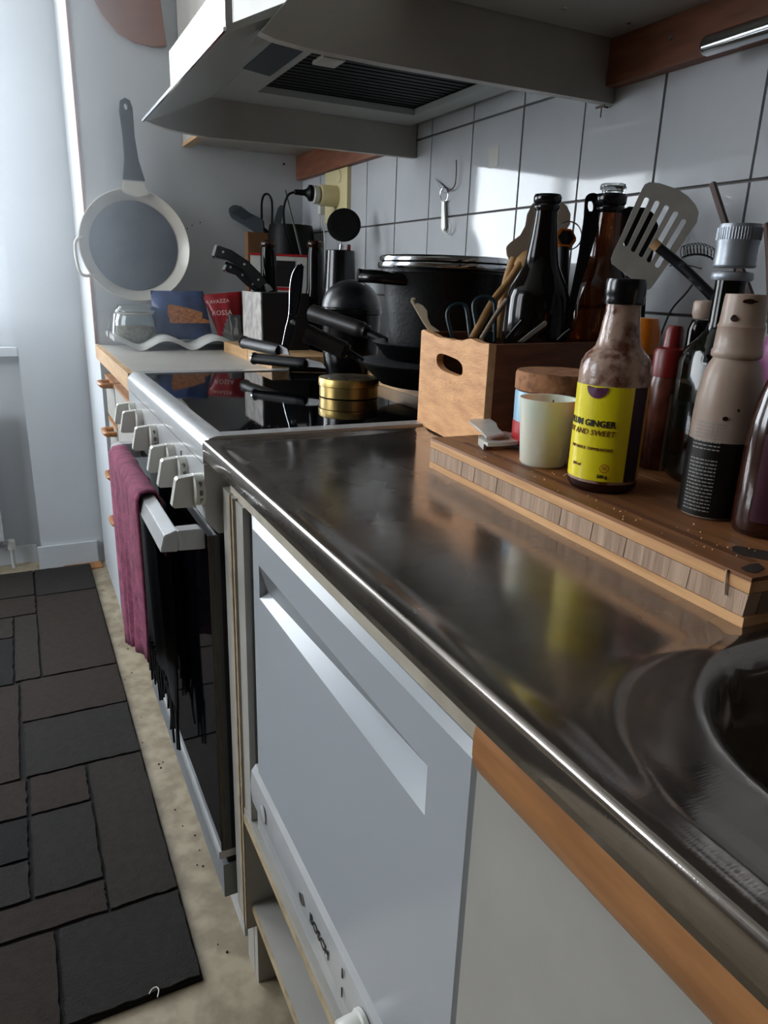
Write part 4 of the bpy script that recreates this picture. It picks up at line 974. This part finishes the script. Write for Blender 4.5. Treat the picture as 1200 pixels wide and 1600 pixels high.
flat('blade', [C5(*p) for p in ((545,122), (600,127), (700,160), (760,200), (800,245), (818,290), (808,345), (660,560), (570,688), (548,712), (528,714), (340,570), (336,540), (350,500), (400,400), (450,280), (505,160), (520,135))], DT, .0015, M['alu'], tn,
     holes=[slot(*C5(*a), *C5(*b), 3.9) for a, b in (((416,462), (531,218)), ((458,494), (588,236)), ((501,522), (640,262)), ((545,551), (690,296)), ((590,580), (735,338)))], smooth=20)
rod('handle', [(985, 432, DT+.003), (978, 455, DT+.02), (966, 520, .97), (960, 560, .99)], .006, M['black_pl'], tn)
sp = thing('spatula', 'black nylon spatula head behind the steel turner', 'spatula', atd(990, 520, 1.02))
flat('head', [(968, 342), (970, 329), (983, 322), (1008, 324), (1021, 332), (1029, 352), (1020, 400), (1008, 440), (990, 430), (974, 372)], 1.0, .004, M['black_pl'], sp, bevel=.001)
rod('handle', [(1003, 432, 1.002), (1000, 480, 1.01), (996, 545, 1.02)], .0075, M['black_pl'], sp)
ld = thing('ladle', 'long black ladle handle with a hanging hole, in front of the right crate bottle', 'ladle', atd(890, 520, .98))
flat('handle', [(915, 309), (918, 303), (927, 300), (937, 303), (939, 312), (934, 360), (921, 405), (906, 450), (897, 490), (888, 532), (874, 532), (884, 490), (894, 450), (905, 395), (913, 340)], .99, .006, M['black_pl'], ld,
     holes=[[(923.5+4.6*math.cos(t), 321+9.5*math.sin(t)) for t in [2*PI*k/16 for k in range(16)]]], bevel=.0015)
pd = thing('wooden_spatula', 'grey brown wooden paddle behind the left crate bottle', 'spatula', atd(800, 520, 1.09))
flat('blade', [(791, 385), (798, 378), (813, 367), (821, 352), (824, 334), (832, 318), (848, 309), (874, 313), (886, 321), (892, 334), (891, 350), (872, 380), (850, 400), (822, 411), (797, 407), (792, 397)], 1.09, .005, M['greywood'], pd, bevel=.0012)
rod('handle', [(803, 404, 1.092), (789, 450, 1.09), (776, 530, 1.08)], .0065, M['woodspoon'], pd)
ws = thing('wooden_spoon', 'slim pale wooden spoon leaning in the crate left of the dark bottle', 'spoon', atd(740, 520, 1.06))
rod('handle', [(813, 412, 1.075), (795, 440, 1.07), (768, 475, 1.06), (738, 530, 1.05)], .0058, M['woodspoon'], ws)
obj('bowl', lathe(B(), atd(818, 405, 1.077), [(.001, -.02), (.012, -.01), (.014, 0), (.010, .012), (.001, .018)], 20, axis=(atd(813, 412, 1.075)-atd(795, 440, 1.07)), sy=.4), M['woodspoon'], ws)
ws = thing('wooden_spoon', 'second slimmer wooden handle below the wooden spoon in the crate', 'spoon', atd(757, 520, 1.03))
rod('handle', [(792, 468, 1.04), (775, 492, 1.04), (752, 530, 1.03)], .0035, M['greywood'], ws)
sc = thing('scissors', 'dark teal scissor handles standing up in the crate', 'scissors', atd(740, 520, 1.05))
Z4 = lambda x, y, d: (640+x/4, 440+y/4, d)
rod('handle_loop', [Z4(272, 372, 1.075), Z4(247, 280, 1.075), Z4(235, 205, 1.075), Z4(262, 155, 1.075), Z4(315, 140, 1.075), Z4(350, 160, 1.075), Z4(366, 240, 1.075), Z4(380, 372, 1.075)], .0030, M['teal'], sc)
rod('handle_loop', [Z4(428, 378, 1.055), Z4(415, 260, 1.055), Z4(400, 160, 1.055), Z4(420, 112, 1.055), Z4(470, 98, 1.055), Z4(515, 112, 1.055), Z4(533, 170, 1.055), Z4(530, 380, 1.055)], .0034, M['teal'], sc)
flat('shank', [Z4(420, 310, 0)[:2], Z4(528, 310, 0)[:2], Z4(528, 420, 0)[:2], Z4(425, 420, 0)[:2]], 1.056, .004, M['teal'], sc)
hk = thing('peeler', 'cream hooked plastic utensil leaning out of the left corner of the crate', 'utensil', atd(680, 520, 1.10))
flat('body', [(641, 469), (644, 464), (649, 465), (650, 468), (647, 469), (648, 474), (653, 473), (661, 477), (668, 485), (669, 497), (673, 507), (684, 515), (692, 521), (694, 530), (680, 528), (668, 514), (660, 502), (652, 488)], 1.09, .004, M['creamut'], hk, bevel=.001)
for i, (a, b, lab) in enumerate((((790, 530), (817, 498), 'dark table knife handle with a bright edge, left of two in the crate'), ((812, 534), (853, 502), 'dark table knife handle with a bright tip, right of two in the crate'), ((870, 532), (893, 512), 'dark fork handle low in front of the crate bottles'))):
    kf = thing('table_knife', lab, 'cutlery', atd(a[0], a[1], .90))
    flat('handle', [(a[0]-4, a[1]), (b[0]-5, b[1]+1), (b[0]-2, b[1]-2), (b[0]+2, b[1]), (b[0]+2, b[1]+5), (a[0]+7, a[1])], .895+.01*i, .003, M['steel_sat'] if i == 1 else M['black_pl'], kf, bevel=.0008)
    rod('edge', [(a[0], a[1]-1, .894+.01*i), ((a[0]+b[0])/2-1, (a[1]+b[1])/2-1, .894+.01*i), (b[0]-3, b[1]+2, .894+.01*i)], .0010, M['chrome'], kf, n=6)
hx = thing('bottle_opener', 'amber hexagonal knob on a black stem between the two crate bottles', 'opener', atd(880, 520, 1.04))
hexp = lambda cx, cy, r, o=.1: [(cx+r*math.cos(o+PI/3*k), cy+r*math.sin(o+PI/3*k)) for k in range(6)]
flat('knob', hexp(884, 372, 18), 1.035, .008, M['amber'], hx, bevel=.0015)
flat('knob_face', hexp(884.5, 371, 12.5), 1.0345, .002, M['blk_enam'], hx)
rod('ring', [(889+20*math.cos(t), 368+22*math.sin(t), 1.05) for t in [2*PI*k/14 for k in range(15)]], .0010, M['chrome'], hx, k=2, n=6)
rod('stem', [(880, 388, 1.04), (879, 430, 1.04), (877, 540, 1.035)], .009, M['black_pl'], hx)
wk = thing('coil_whisk', 'thin black coil whisk against the tiles left of the oil bottle', 'whisk', atd(1040, 540, .93))
arc = [(1066, 402), (1078, 398), (1092, 397), (1106, 400), (1120, 408)]
sp_ = smoothpath([atd(x, y, .90) for x, y in arc], 8); hp_ = []
for i, p in enumerate(sp_):
    t = i*2.1; hp_ += [p+UPV*(.006+.008*math.cos(t+q))+RIGHT*(.004*math.sin(t+q)) for q in (0, .7, 1.4)]
obj('coil', tube(B(), hp_, .00045, 5), M['black_mt'], wk)
obj('bow', tube(B(), sp_, .0009, 6), M['black_mt'], wk)
rod('bow', [(1046, 415, .90), (1070, 414, .90), (1097, 420, .90)], .0006, M['black_mt'], wk, n=6)
rod('shaft', [(1090, 433, .90), (1072, 458, .91), (1048, 486, .92), (1030, 530, .93)], .0013, M['black_mt'], wk, n=6)
kh = thing('patterned_knife', 'black patterned knife handle with a light wooden butt crossing the turner', 'knife', atd(1108, 460, .84))
rod('handle', [(1028, 386, .862), (1060, 412, .858), (1090, 440, .85), (1118, 468, .845)], .0058, mat('black marbled', (16,18,24), .4, rgb2=(70,76,86), nscale=70, contrast=(.55,.62)), kh)
rod('butt', [(1020, 379, .863), (1029, 387, .862)], .0062, M['pale_wood'], kh, k=2)
rod('blade', [(1118, 468, .845), (1140, 492, .845)], .004, M['steel_sat'], kh, k=2, flat=.3)
sk_ = thing('chopstick', 'square brown wooden stick rising behind the oil bottle cap', 'stick', atd(1180, 500, .84))
rod('stick', [(1113, 286, .86), (1132, 345, .855), (1150, 400, .85), (1176, 470, .845), (1190, 520, .84)], .0042, M['darkwood'], sk_, k=2, n=4)
dk = thing('wooden_stick', 'dark wooden stick at the right border above the reddish brown bottle', 'stick', atd(1205, 500, .78))
rod('handle', [(1199, 350, .80), (1203, 400, .795), (1206, 520, .78)], .0045, M['darkwood'], dk)
# ---- pots at the back of the hob
pb = thing('board', 'thin light wooden board across the back of the hob under the pans', 'board', (-.12, 1.35, .8916))
obj('board', xbox(-.205, -.035, 1.10, 1.60, .8918, .915), M['pale_wood'], pb, bevel=.001)
cpn = (-.171, 1.165)
def skillet(label, r, z0, z1, tip, hz_, dirto, rb):
    t = thing('skillet', label, 'pan', (*cpn, z0))
    obj('bowl', lathe(B(), (*cpn, 0), [(0, z0), (rb, z0), (rb+.01, z0+.003), (r-.006, z1-.006), (r, z1-.002), (r+.001, z1), (r-.003, z1), (r-.010, z1-.007), (rb+.004, z0+.006), (0, z0+.005)], 56, cap=False), M['iron'], t, smooth=60)
    d = Vector((dirto[0]-cpn[0], dirto[1]-cpn[1], 0)); ln = d.length; d.normalize(); a = Vector((*cpn, 0))
    s = a+d*(r-.008)+Vector((0, 0, z1-.006)); e = Vector((dirto[0], dirto[1], hz_)); m_ = s.lerp(e, .25)+Vector((0, 0, .004))
    obj('shank', tube(B(), [s, m_], .008, 10, flat=.6), M['iron'], t)
    obj('handle', tube(B(), smoothpath([m_, m_.lerp(e, .15), m_.lerp(e, .5), m_.lerp(e, .93), e], 5), [.0105]+[.0135]*3+[.0165]*10+[.018]*5+[.0135]*2, 16), mat('dark pan handle', (22,17,17), .42, bump=.1), t)
    return t
e1 = at(478, 520, 'z', 1.0); e2 = at(488, 489, 'z', 1.03)
skillet('wide black frying pan at the bottom of the stack on the hob', .150, .9155, .958, 0, 1.0, (e1.x, e1.y), .098)
skillet('smaller black frying pan under the big pot', .124, .9600, .992, 0, 1.03, (e2.x, e2.y), .088)
bp = thing('stock_pot', 'large black pot with a steel rim stacked on the frying pans', 'pot', (*cpn, .967))
zp = lambda y: zat(cpn[0], cpn[1], y)
obj('body', lathe(B(), (*cpn, 0), [(0, .9665), (.086, .9665), (.092, .970), (.104, 1.07), (.108, 1.105), (.112, 1.113), (.110, 1.117)], 64, cap=False), M['iron'], bp, smooth=50)
obj('lower_rim', lathe(B(), (*cpn, 0), [(.109, 1.117), (.117, 1.119), (.1185, 1.123), (.117, 1.128), (.112, 1.129)], 64), M['chrome'], bp, smooth=60)
obj('upper_rim', lathe(B(), (*cpn, 0), [(.110, 1.1292), (.1145, 1.131), (.1150, 1.137), (.112, 1.140), (.106, 1.1405), (.104, 1.135), (0, 1.133)], 64), M['chrome'], bp, smooth=60)
s, e = atd(648, 437, 1.22), atd(566, 431, 1.22)
obj('side_handle', tube(B(), smoothpath([s, atd(615, 435, 1.21), atd(585, 432, 1.205), e, atd(559, 430, 1.22)], 5), .0125, 14, flat=.75), M['blk_enam'], bp)
cd = (-.222, 1.455)
dm = thing('domed_pan', 'small black casserole with a domed lid beside the big pot', 'pot', (*cd, .892))
zd = lambda y: zat(cd[0], cd[1], y)
obj('body', lathe(B(), (*cd, 0), [(0, .8922), (.045, .8922), (.052, .896), (.060, .95), (.062, 1.028), (.0, 1.028)], 48, cap=False), M['blk_enam'], dm, smooth=60)
obj('rim', lathe(B(), (*cd, 0), [(.0625, 1.0285), (.0655, 1.030), (.0655, 1.0335), (.0645, 1.036), (.0655, 1.038), (.064, 1.041), (.060, 1.042)], 48), M['blk_enam'], dm, smooth=60)
obj('lid', lathe(B(), (*cd, 0), [(.062*math.cos(t), 1.042+.056*math.sin(t)) for t in [PI/2*k/12 for k in range(12)]]+[(0, 1.098)], 48), mat('worn black dome', (16,18,24), .33, bump=.15, bscale=200, spec=.7), dm, smooth=60)
obj('lid_hole', lathe(B(), Vector((cd[0]+.012, cd[1]-.03, 1.088)), [(.003, 0), (.002, .003)], 12), M['chrome'], dm)
# gold tin on the hob
cgt = (-.326, 1.224)
gt = thing('round_tin', 'low round gold tin with a worn lid on the glass hob', 'tin', (*cgt, .8915))
obj('base', lathe(B(), (*cgt, 0), [(0, .8917), (.052, .8917), (.0540, .893), (.0540, .916), (0, .916)], 56, cap=False), M['gold'], gt, smooth=50)
obj('lid', lathe(B(), (*cgt, 0), [(.0545, .9115), (.0558, .9125), (.0555, .9250), (.0545, .9262), (.051, .9268), (.050, .926), (0, .926)], 56), M['gold'], gt, smooth=50)
obj('lid_print', lathe(B(), (*cgt, 0), [(.049, .9261), (.049, .9265), (0, .9266)], 48), M['gold_lid'], gt)
obj('clasp', extrude(B(), [atd(510, 601, 1.345), atd(519, 601, 1.345), atd(519, 607, 1.345), atd(510, 607, 1.345)], FWD*.002), M['gold'], gt)
# ---- pale board with knives and knife block beyond the hob
fb = thing('chopping_board', 'pale chopping board under the knives and knife block at the far end', 'board', (-.22, 1.85, .8896))
obj('board', xbox(-.335, -.17, 1.6555, 2.10, .8898, .918), M['pale_wood'], fb, bevel=.001)
for yy in (1.745, 1.86): obj('joint', xbox(-.3356, -.3352, yy, yy+.0012, .8905, .9175), M['darkwood'], fb)
kbk = at(409, 548, 'z', .918)
kb_ = thing('knife_block', 'dark knife block with a pale rough side face', 'knife block', (kbk.x+.05, kbk.y+.05, .918))
kz = zat(kbk.x, kbk.y, 457)
kd = at(379, 470, 'x', kbk.x).y
obj('body', xbox(kbk.x+.004, kbk.x+.13, kbk.y+.002, kd, .918, kz), M['block_dk'], kb_, bevel=.002)
bm = B(); n = 14
for i in range(n):
    pass
ed = [(kbk.y+random.uniform(-.002, .002), .918+(kz-.918)*i/10) for i in range(11)]+[(kd+random.uniform(-.002, .002), .918+(kz-.918)*i/10) for i in range(10, -1, -1)]
obj('pale_face', extrude(B(), [(kbk.x, y, z) for y, z in ed], (.0038, 0, 0)), M['concrete'], kb_, smooth=0)
dK = (kbk-CC).dot(FWD)
kn1 = [(336, 391), (358, 397), (382, 413), (400, 433), (413, 447)]
for i, (pp, hw, lab) in enumerate(((kn1, 9.5, 'upper of two black riveted knife handles sticking out of the knife block'), ([(353, 415), (370, 422), (388, 438), (405, 452)], 7.5, 'lower of two black riveted knife handles sticking out of the knife block'))):
    t = thing('kitchen_knife', lab, 'knife', atd(pp[-1][0], pp[-1][1], dK+.06))
    d_ = dK+.05+.03*i; up_, dn = [], []
    for j, p in enumerate(pp):
        a, b = Vector(pp[max(j-1, 0)]), Vector(pp[min(j+1, len(pp)-1)]); tdir = (b-a).normalized(); nn = Vector((tdir.y, -tdir.x))
        h_ = hw*(1.0 if j in (0, len(pp)-2) else .85 if j < len(pp)-1 else .8)
        up_.append((p[0]+nn.x*h_, p[1]+nn.y*h_)); dn.append((p[0]-nn.x*h_, p[1]-nn.y*h_))
    flat('handle', up_+dn[::-1], d_, .018, M['black_pl'], t, bevel=.004, smooth=60)
    q0, q1 = up_[0], dn[0]
    flat('butt_cap', [(q0[0]-3.5, q0[1]+1), (q0[0]+1, q0[1]), (q1[0]+1, q1[1]), (q1[0]-3.5, q1[1]-1)], d_-.0005, .019, M['chrome'], t, bevel=.001)
    for j in range(3):
        f_ = .18+.32*j; L_ = smoothpath([Vector((*p, 0)) for p in pp], 8); w_ = L_[int(f_*(len(L_)-1))]
        obj('rivet', lathe(B(), atd(w_.x, w_.y, d_), [(.0032, -.0002), (.0030, .0012), (0, .0015)], 14, axis=-FWD), M['steel_sat'], t)
    ex, ey = pp[-1]
    flat('bolster', [(ex-3, ey-hw*.8), (ex+8, ey-2), (ex+14, ey+6), (ex+4, ey+hw)], d_+.002, .012, M['chrome'], t, bevel=.001)
t = thing('kitchen_knife', 'black handled knife standing upright in front of the knife block', 'knife', atd(446, 545, 1.62))
flat('handle', [(474, 412), (467, 411), (459, 421), (455, 440), (453, 470), (452, 492), (463, 494), (469, 470), (472, 440)], 1.60, .016, M['black_pl'], t, bevel=.003, smooth=60)
rod('spine', [(466, 412, 1.598), (457, 428, 1.598), (453, 450, 1.598), (451.5, 490, 1.598), (446, 515, 1.598), (441, 540, 1.60)], .0010, M['chrome'], t, n=6)
flat('blade', [(452, 493), (463, 495), (460, 520), (450, 552), (443, 552), (441, 538), (447, 512)], 1.604, .003, M['black_pl'], t)
obj('rivet', lathe(B(), atd(457.5, 504, 1.598), [(.0065, 0), (.006, .003), (0, .004)], 18, axis=-FWD), M['chrome'], t)
for i, (a, b, z, r, lab) in enumerate((((382, 535), (478, 556), .944, .0145, 'black knife handle lying uppermost across the corner of the pale board'), ((398, 560), (478, 568), .9300, .0125, 'black knife handle lying on the pale board edge below the upper one'),
                                       ((454, 574), (530, 576), .9015, .0095, 'black knife with a steel butt lying at the far edge of the hob'))):
    p0, p1 = at(*a, 'z', z), at(*b, 'z', z); t = thing('kitchen_knife', lab, 'knife', (p0.x, p0.y, z-r))
    if i == 2: p1 = p0+(p1-p0).normalized()*.15
    elif (p1-p0).length > .2: p1 = p0+(p1-p0).normalized()*.2
    dv = (p1-p0).normalized()
    obj('handle', tube(B(), smoothpath([p0, p0.lerp(p1, .25), p0.lerp(p1, .6), p1], 4), [r*1.1]+[r]*11+[r*.8], 12, flat=.8), M['black_pl'], t)
    obj('butt_cap', lathe(B(), p0, [(r*1.08, -.001), (r*1.05, .003), (r*.6, .005), (0, .005)], 16, axis=-dv), M['chrome'], t)
    obj('blade', extrude(B(), [p1+Vector((0, 0, -r*.5)), p1+dv*.05+Vector((0, 0, -r*.45)), p1+dv*.04+Vector((0, 0, r*.4)), p1+Vector((0, 0, r*.8))], Vector((-dv.y, dv.x, 0))*.002), mat('dull steel', (90,90,90), .4, 1.0), t)
# ---- dark bottles and utensils in the corner
ZF = .8896
for i, (px, lab) in enumerate(((420, 'brown glass bottle neck rising behind the knife block, left one'), (492, 'brown glass bottle neck rising behind the knife block, right one'))):
    c = col(px, 440, 1.99 if i == 0 else 1.96); za = lambda y: zat(c[0], c[1], y)
    t = thing('beer_bottle', lab, 'bottle', (*c, ZF)); r = .0215
    obj('glass', lathe(B(), (*c, 0), [(0, ZF+.001), (.030, ZF), (.033, ZF+.005), (.033, za(490)), (.029, za(470)), (r*1.05, za(450)), (r, za(400)), (r*.85, za(386))], 32, cap=False), M['black_glass'], t, smooth=60)
    obj('lip', lathe(B(), (*c, 0), [(r*.85, za(387)), (r*1.0, za(385)), (r*1.0, za(379)), (r*.75, za(376)), (0, za(375.5))], 28, cap=False), M['brown_glass'], t, smooth=60)
t = thing('potato_masher', 'narrow black wire loop standing upright in the far corner', 'utensil', atd(416, 440, 2.22))
rod('loop', [(410, 440, 2.20), (409, 350, 2.20), (409, 318, 2.20), (412, 306, 2.20), (417, 303, 2.20), (422, 307, 2.20), (425, 318, 2.20), (425, 350, 2.20), (424, 440, 2.20)], .0035, M['black_pl'], t)
t = thing('skewer', 'long thin steel rod leaning in the far corner', 'skewer', atd(480, 430, 2.15))
rod('rod', [(446, 297, 2.08), (455, 335, 2.08), (464, 370, 2.09), (474, 410, 2.10)], .0030, M['steel_sat'], t) if 0 else obj('rod', tube(B(), [atd(446, 297, 2.08), atd(455, 335, 2.08), atd(464, 370, 2.09), atd(476, 420, 2.10)], .0022, 8, r2=.0036), mat('dull steel', (90,90,90), .4, 1.0), t)
t = thing('ribbed_spoon', 'dark grey ribbed serving spoon tilted left in the far corner', 'spoon', atd(410, 400, 2.25))
flat('head', [(356, 329), (359, 322), (367, 319), (377, 322), (390, 332), (412, 343), (414, 368), (396, 361), (377, 349), (361, 340)], 2.18, .010, mat('slate nylon', (44,52,58), .45), t, bevel=.003, smooth=60)
for j in range(5): rod('rib', [(362+j*3, 331-j*1.6+.6, 2.178), (372+j*3, 337-j*1.6, 2.178), (383+j*3, 344-j*1.6, 2.178)], .0010, M['black_pl'], t, n=6)
rod('handle', [(411, 358, 2.185), (430, 375, 2.20), (452, 400, 2.22)], .007, M['black_pl'], t)
t = thing('flat_spatula', 'dark flat spatula end pointing up in the far corner', 'spatula', atd(430, 400, 2.22))
flat('blade', [(426, 352), (434, 325), (438, 320), (444, 321), (444, 327), (436, 356)], 2.2, .005, mat('slate nylon', (44,52,58), .45), t, bevel=.0015)
rod('handle', [(431, 352, 2.203), (428, 380, 2.21), (430, 420, 2.22)], .005, M['black_pl'], t)
cpo = col(455, 430, 2.22)
t = thing('utensil_pot', 'dark round pot holding utensils in the far corner', 'pot', (*cpo, ZF))
za = lambda y: zat(cpo[0], cpo[1], y)
obj('body', lathe(B(), (*cpo, 0), [(0, ZF), (.060, ZF), (.064, ZF+.004), (.070, za(372)), (.067, za(358)), (.064, za(352)), (.061, za(354)), (.064, za(372)), (.060, ZF+.008), (0, ZF+.008)], 36, cap=False), M['black_mt'], t, smooth=60)
# red edged box and brown box
bxp = atd(393, 455, 2.06)
t = thing('tea_box', 'white box with red edges behind the knife block', 'box', (bxp.x+.07, bxp.y, ZF))
x0, y0_ = bxp.x, bxp.y; zb0, zb1 = zat(x0, y0_, 452), zat(x0, y0_, 396)
ub = Vector((.97, -.24, 0)).normalized(); tb = Vector((.24, .97, 0)).normalized()
def fb_(nm, u0, u1, z0, z1, w0, w1, m):
    bm = B(); O = Vector((x0, y0_, 0)); vs = [bm.verts.new(O+ub*u+tb*w+Vector((0, 0, z))) for u in (u0, u1) for w in (w0, w1) for z in (z0, z1)]
    for f in ((0,1,3,2), (4,6,7,5), (0,4,5,1), (2,3,7,6), (0,2,6,4), (1,5,7,3)): bm.faces.new([vs[i] for i in f])
    return obj(nm, bm, m, t)
fb_('carton', 0, .165, ZF, zb1-.004, 0, .03, M['plastic_w']); fb_('red_edge', -.001, .166, zb1-.0038, zb1+.002, -.002, .032, M['redbox'])
fb_('dark_window', .055, .125, zb0+.01, zb1-.016, -.0015, -.0002, M['block_dk']); fb_('red_edge', .05, .13, zb0, zb0+.008, -.0016, -.0002, M['redbox'])
fb_('gold_seal', .004, .016, zb0+.028, zb0+.045, -.0015, -.0002, M['gold'])
bq = atd(389, 440, 2.20)
t = thing('carton', 'plain brown carton standing in the far corner behind the red edged box', 'box', (bq.x+.05, bq.y+.02, ZF))
obj('carton', xbox(bq.x, bq.x+.11, bq.y+.0, bq.y+.035, ZF, zat(bq.x, bq.y, 362)), M['card'], t, bevel=.001)
# black jug with round headed utensil
cjg = col(531, 470, 1.83)
t = thing('utensil_jug', 'tall narrow black jug standing by the tiles behind the domed casserole', 'jug', (*cjg, ZF))
za = lambda y: zat(cjg[0], cjg[1], y)
obj('body', lathe(B(), (*cjg, 0), [(0, ZF), (.040, ZF), (.043, ZF+.004), (.042, za(470)), (.036, za(392)), (.033, za(391)), (.034, za(420)), (0, za(425))], 36, cap=False), M['blk_enam'], t, smooth=60)
t = thing('round_ladle', 'black round headed ladle standing in the tall black jug', 'ladle', atd(532, 440, 1.83))
obj('head', lathe(B(), atd(537.5, 353, 1.83), [(0, -.008), (.030, -.006), (.0415, .002), (.0430, .006), (.040, .007), (.030, .006), (0, .006)], 40, axis=-FWD, sy=1.12 if 0 else 1), M['black_mt'], t, smooth=60)
rod('stem', [(534, 383, 1.835), (532, 400, 1.835), (531, 430, 1.83)], .006, M['chrome'], t)
rod('red_stem', [(545, 383, 1.84), (544, 400, 1.84), (541, 425, 1.835)], .005, M['redcap'], t)
# ---- snack rack with jar and bags by the end panel
wrk = thing('wave_rack', 'white wave shaped rack against the end panel', 'rack', (-.44, 2.2, ZF))
xs = [-.628+i*.0065 for i in range(56)]
zf = lambda x: .9045+.026*abs(math.sin(PI*(x+.558)/.142))**1.6
bm = B(); a = []
for x in xs: a.append([bm.verts.new((x, y, zf(x)+dz)) for y, dz in ((2.145, 0), (2.345, 0), (2.345, -.0135), (2.135, -.0142))])
for p, q in zip(a, a[1:]):
    for k in range(4): bm.faces.new((p[k], q[k], q[(k+1) % 4], p[(k+1) % 4]))
bm.faces.new(a[0]); bm.faces.new(a[-1]); obj('wave', bm, M['porcelain'], wrk, smooth=60)
cgj = (-.556, 2.235)
gj = thing('clip_jar', 'clear clip top glass jar of oats at the left end of the rack', 'jar', (*cgj, .90))
obj('glass', lathe(B(), (*cgj, 0), [(0, .900), (.036, .8995), (.050, .912), (.056, .930), (.057, .965), (.052, .980), (.050, .985), (.0475, .985), (.050, .975), (.054, .962), (.053, .932), (.047, .916), (.034, .904), (0, .904)], 40, cap=False), M['clear_glass'], gj, smooth=60)
obj('oats', lathe(B(), (*cgj, 0), [(0, .9045), (.033, .9048), (.046, .917), (.0515, .934), (.0515, .950), (.03, .953), (0, .951)], 32, cap=False), M['oats'], gj, smooth=60)
obj('lid', lathe(B(), (*cgj, 0), [(.050, .9895), (.054, .991), (.054, .997), (.050, 1.0), (.046, 1.010), (.030, 1.013), (0, 1.013)], 36), M['clear_glass'], gj, smooth=60)
obj('seal', lathe(B(), (*cgj, 0), [(.049, .9855), (.052, .987), (.052, .989), (.049, .9893)], 32), mat('pale rubber', (190,184,170), .6), gj)
yw = cgj[1]-.02; lx = cgj[0]-.058
for dy in (0, .018):
    obj('wire_clip', tube(B(), smoothpath([(lx+.004, yw+dy, 1.0), (lx-.008, yw+dy, .985), (lx-.016, yw+dy, .955), (lx-.018, yw+dy, .92), (lx-.008, yw+dy, .915), (lx-.003, yw+dy, .95), (lx+.002, yw+dy, .985)], 4), .0013, 6), M['chrome'], gj)
obj('wire_clip', tube(B(), smoothpath([(lx-.017, yw, .922), (lx-.021, yw+.009, .916), (lx-.017, yw+.018, .922)], 4), .0013, 6), M['chrome'], gj)
def pillow(quad, th, nu=14, nv=12):
    "quad: four corners (bl, br, tr, tl) at the seam plane; bulges both ways"
    bl, br, tr, tl = [Vector(q) for q in quad]; n = (br-bl).cross(tl-bl).normalized(); bm = B(); S = []
    for sgn in (1, -1):
        g = []
        for i in range(nu+1):
            row = []
            for j in range(nv+1):
                u, v = i/nu, j/nv; p = bl.lerp(br, u).lerp(tl.lerp(tr, u), v)
                h = th*(max(0, math.sin(PI*u))**.5)*(max(0, math.sin(PI*min(1, v*1.0)))**.45)
                h *= 1+.18*math.sin(u*17+v*9)*math.sin(v*13)
                row.append(bm.verts.new(p+n*h*sgn))
            g.append(row)
        for i in range(nu):
            for j in range(nv): bm.faces.new((g[i][j], g[i+1][j], g[i+1][j+1], g[i][j+1]))
    bmesh.ops.remove_doubles(bm, verts=bm.verts, dist=.0003); return bm, n
Yb = 2.22
bb_ = thing('snack_bag', 'blue foil bag with an orange picture in the middle of the rack', 'bag', (-.42, Yb, .915))
bm, n = pillow([(-.502, Yb, .914), (-.337, Yb, .914), (-.352, Yb+.04, 1.052), (-.505, Yb+.04, 1.050)], .026); obj('bag', bm, M['bag_blue'], bb_, smooth=80)
Q = lambda x, y, yy: at(x, y, 'y', yy)
bm = B(); rows = []
for i in range(9):
    s = i/8; row = []
    for j in range(5):
        f = j/4; xx = 265+(327-265)*s if j < 2 else 262+(316-262)*s; top = 476+14*max(0, s-.1)**1.3; y_ = 505+(top-505)*f
        row.append(bm.verts.new(Q(xx, y_, Yb-.0235-.004*math.sin(PI*s)*0)))
    rows.append(row)
for p, q in zip(rows, rows[1:]):
    for j in range(4): bm.faces.new((p[j], q[j], q[j+1], p[j+1]))
obj('picture', bm, M['bag_orange'], bb_, smooth=80)
rr_ = thing('coffee_bag', 'red and silver foil coffee bag on the rack beside the knife block', 'bag', (-.29, Yb, .915))
bm, n = pillow([(-.318, Yb-.01, .912), (-.240, Yb-.01, .912), (-.238, Yb+.03, 1.054), (-.358, Yb+.03, 1.042)], .022); obj('bag', bm, [M['bag_red'], M['foil']], rr_, smooth=80)
o_ = rr_.children[0]
for p in o_.data.polygons:
    c = p.center+origin(o_)
    if c.z < .985 and c.x > -.318+.02*(c.z-.91)/.07: p.material_index = 1
text_flat('lettering', 'LAVAZZA', .015, Q(341, 471, Yb-.022), (1, -.0, .10), (-.10, .0, 1), M['white_txt'], rr_)
text_flat('lettering', 'ROSSA', .020, Q(347, 489, Yb-.026), (1, -.0, .06), (-.06, .0, 1), M['white_txt'], rr_)

# ---- shared group names for alike things
GR = {'kitchen_knife': 'black handled kitchen knives', 'beer_bottle': 'brown glass bottles', 'skillet': 'stacked black frying pans', 'table_knife': 'dark cutlery in the crate',
      'wooden_spoon': 'wooden spoons in the crate', 'wall_cabinet': 'white wall cabinets', 'chopping_board': 'chopping boards'}
for o in list(COL.objects):
    k = o.name.split('.')[0]
    if o.parent is None and k in GR: o['group'] = GR[k]
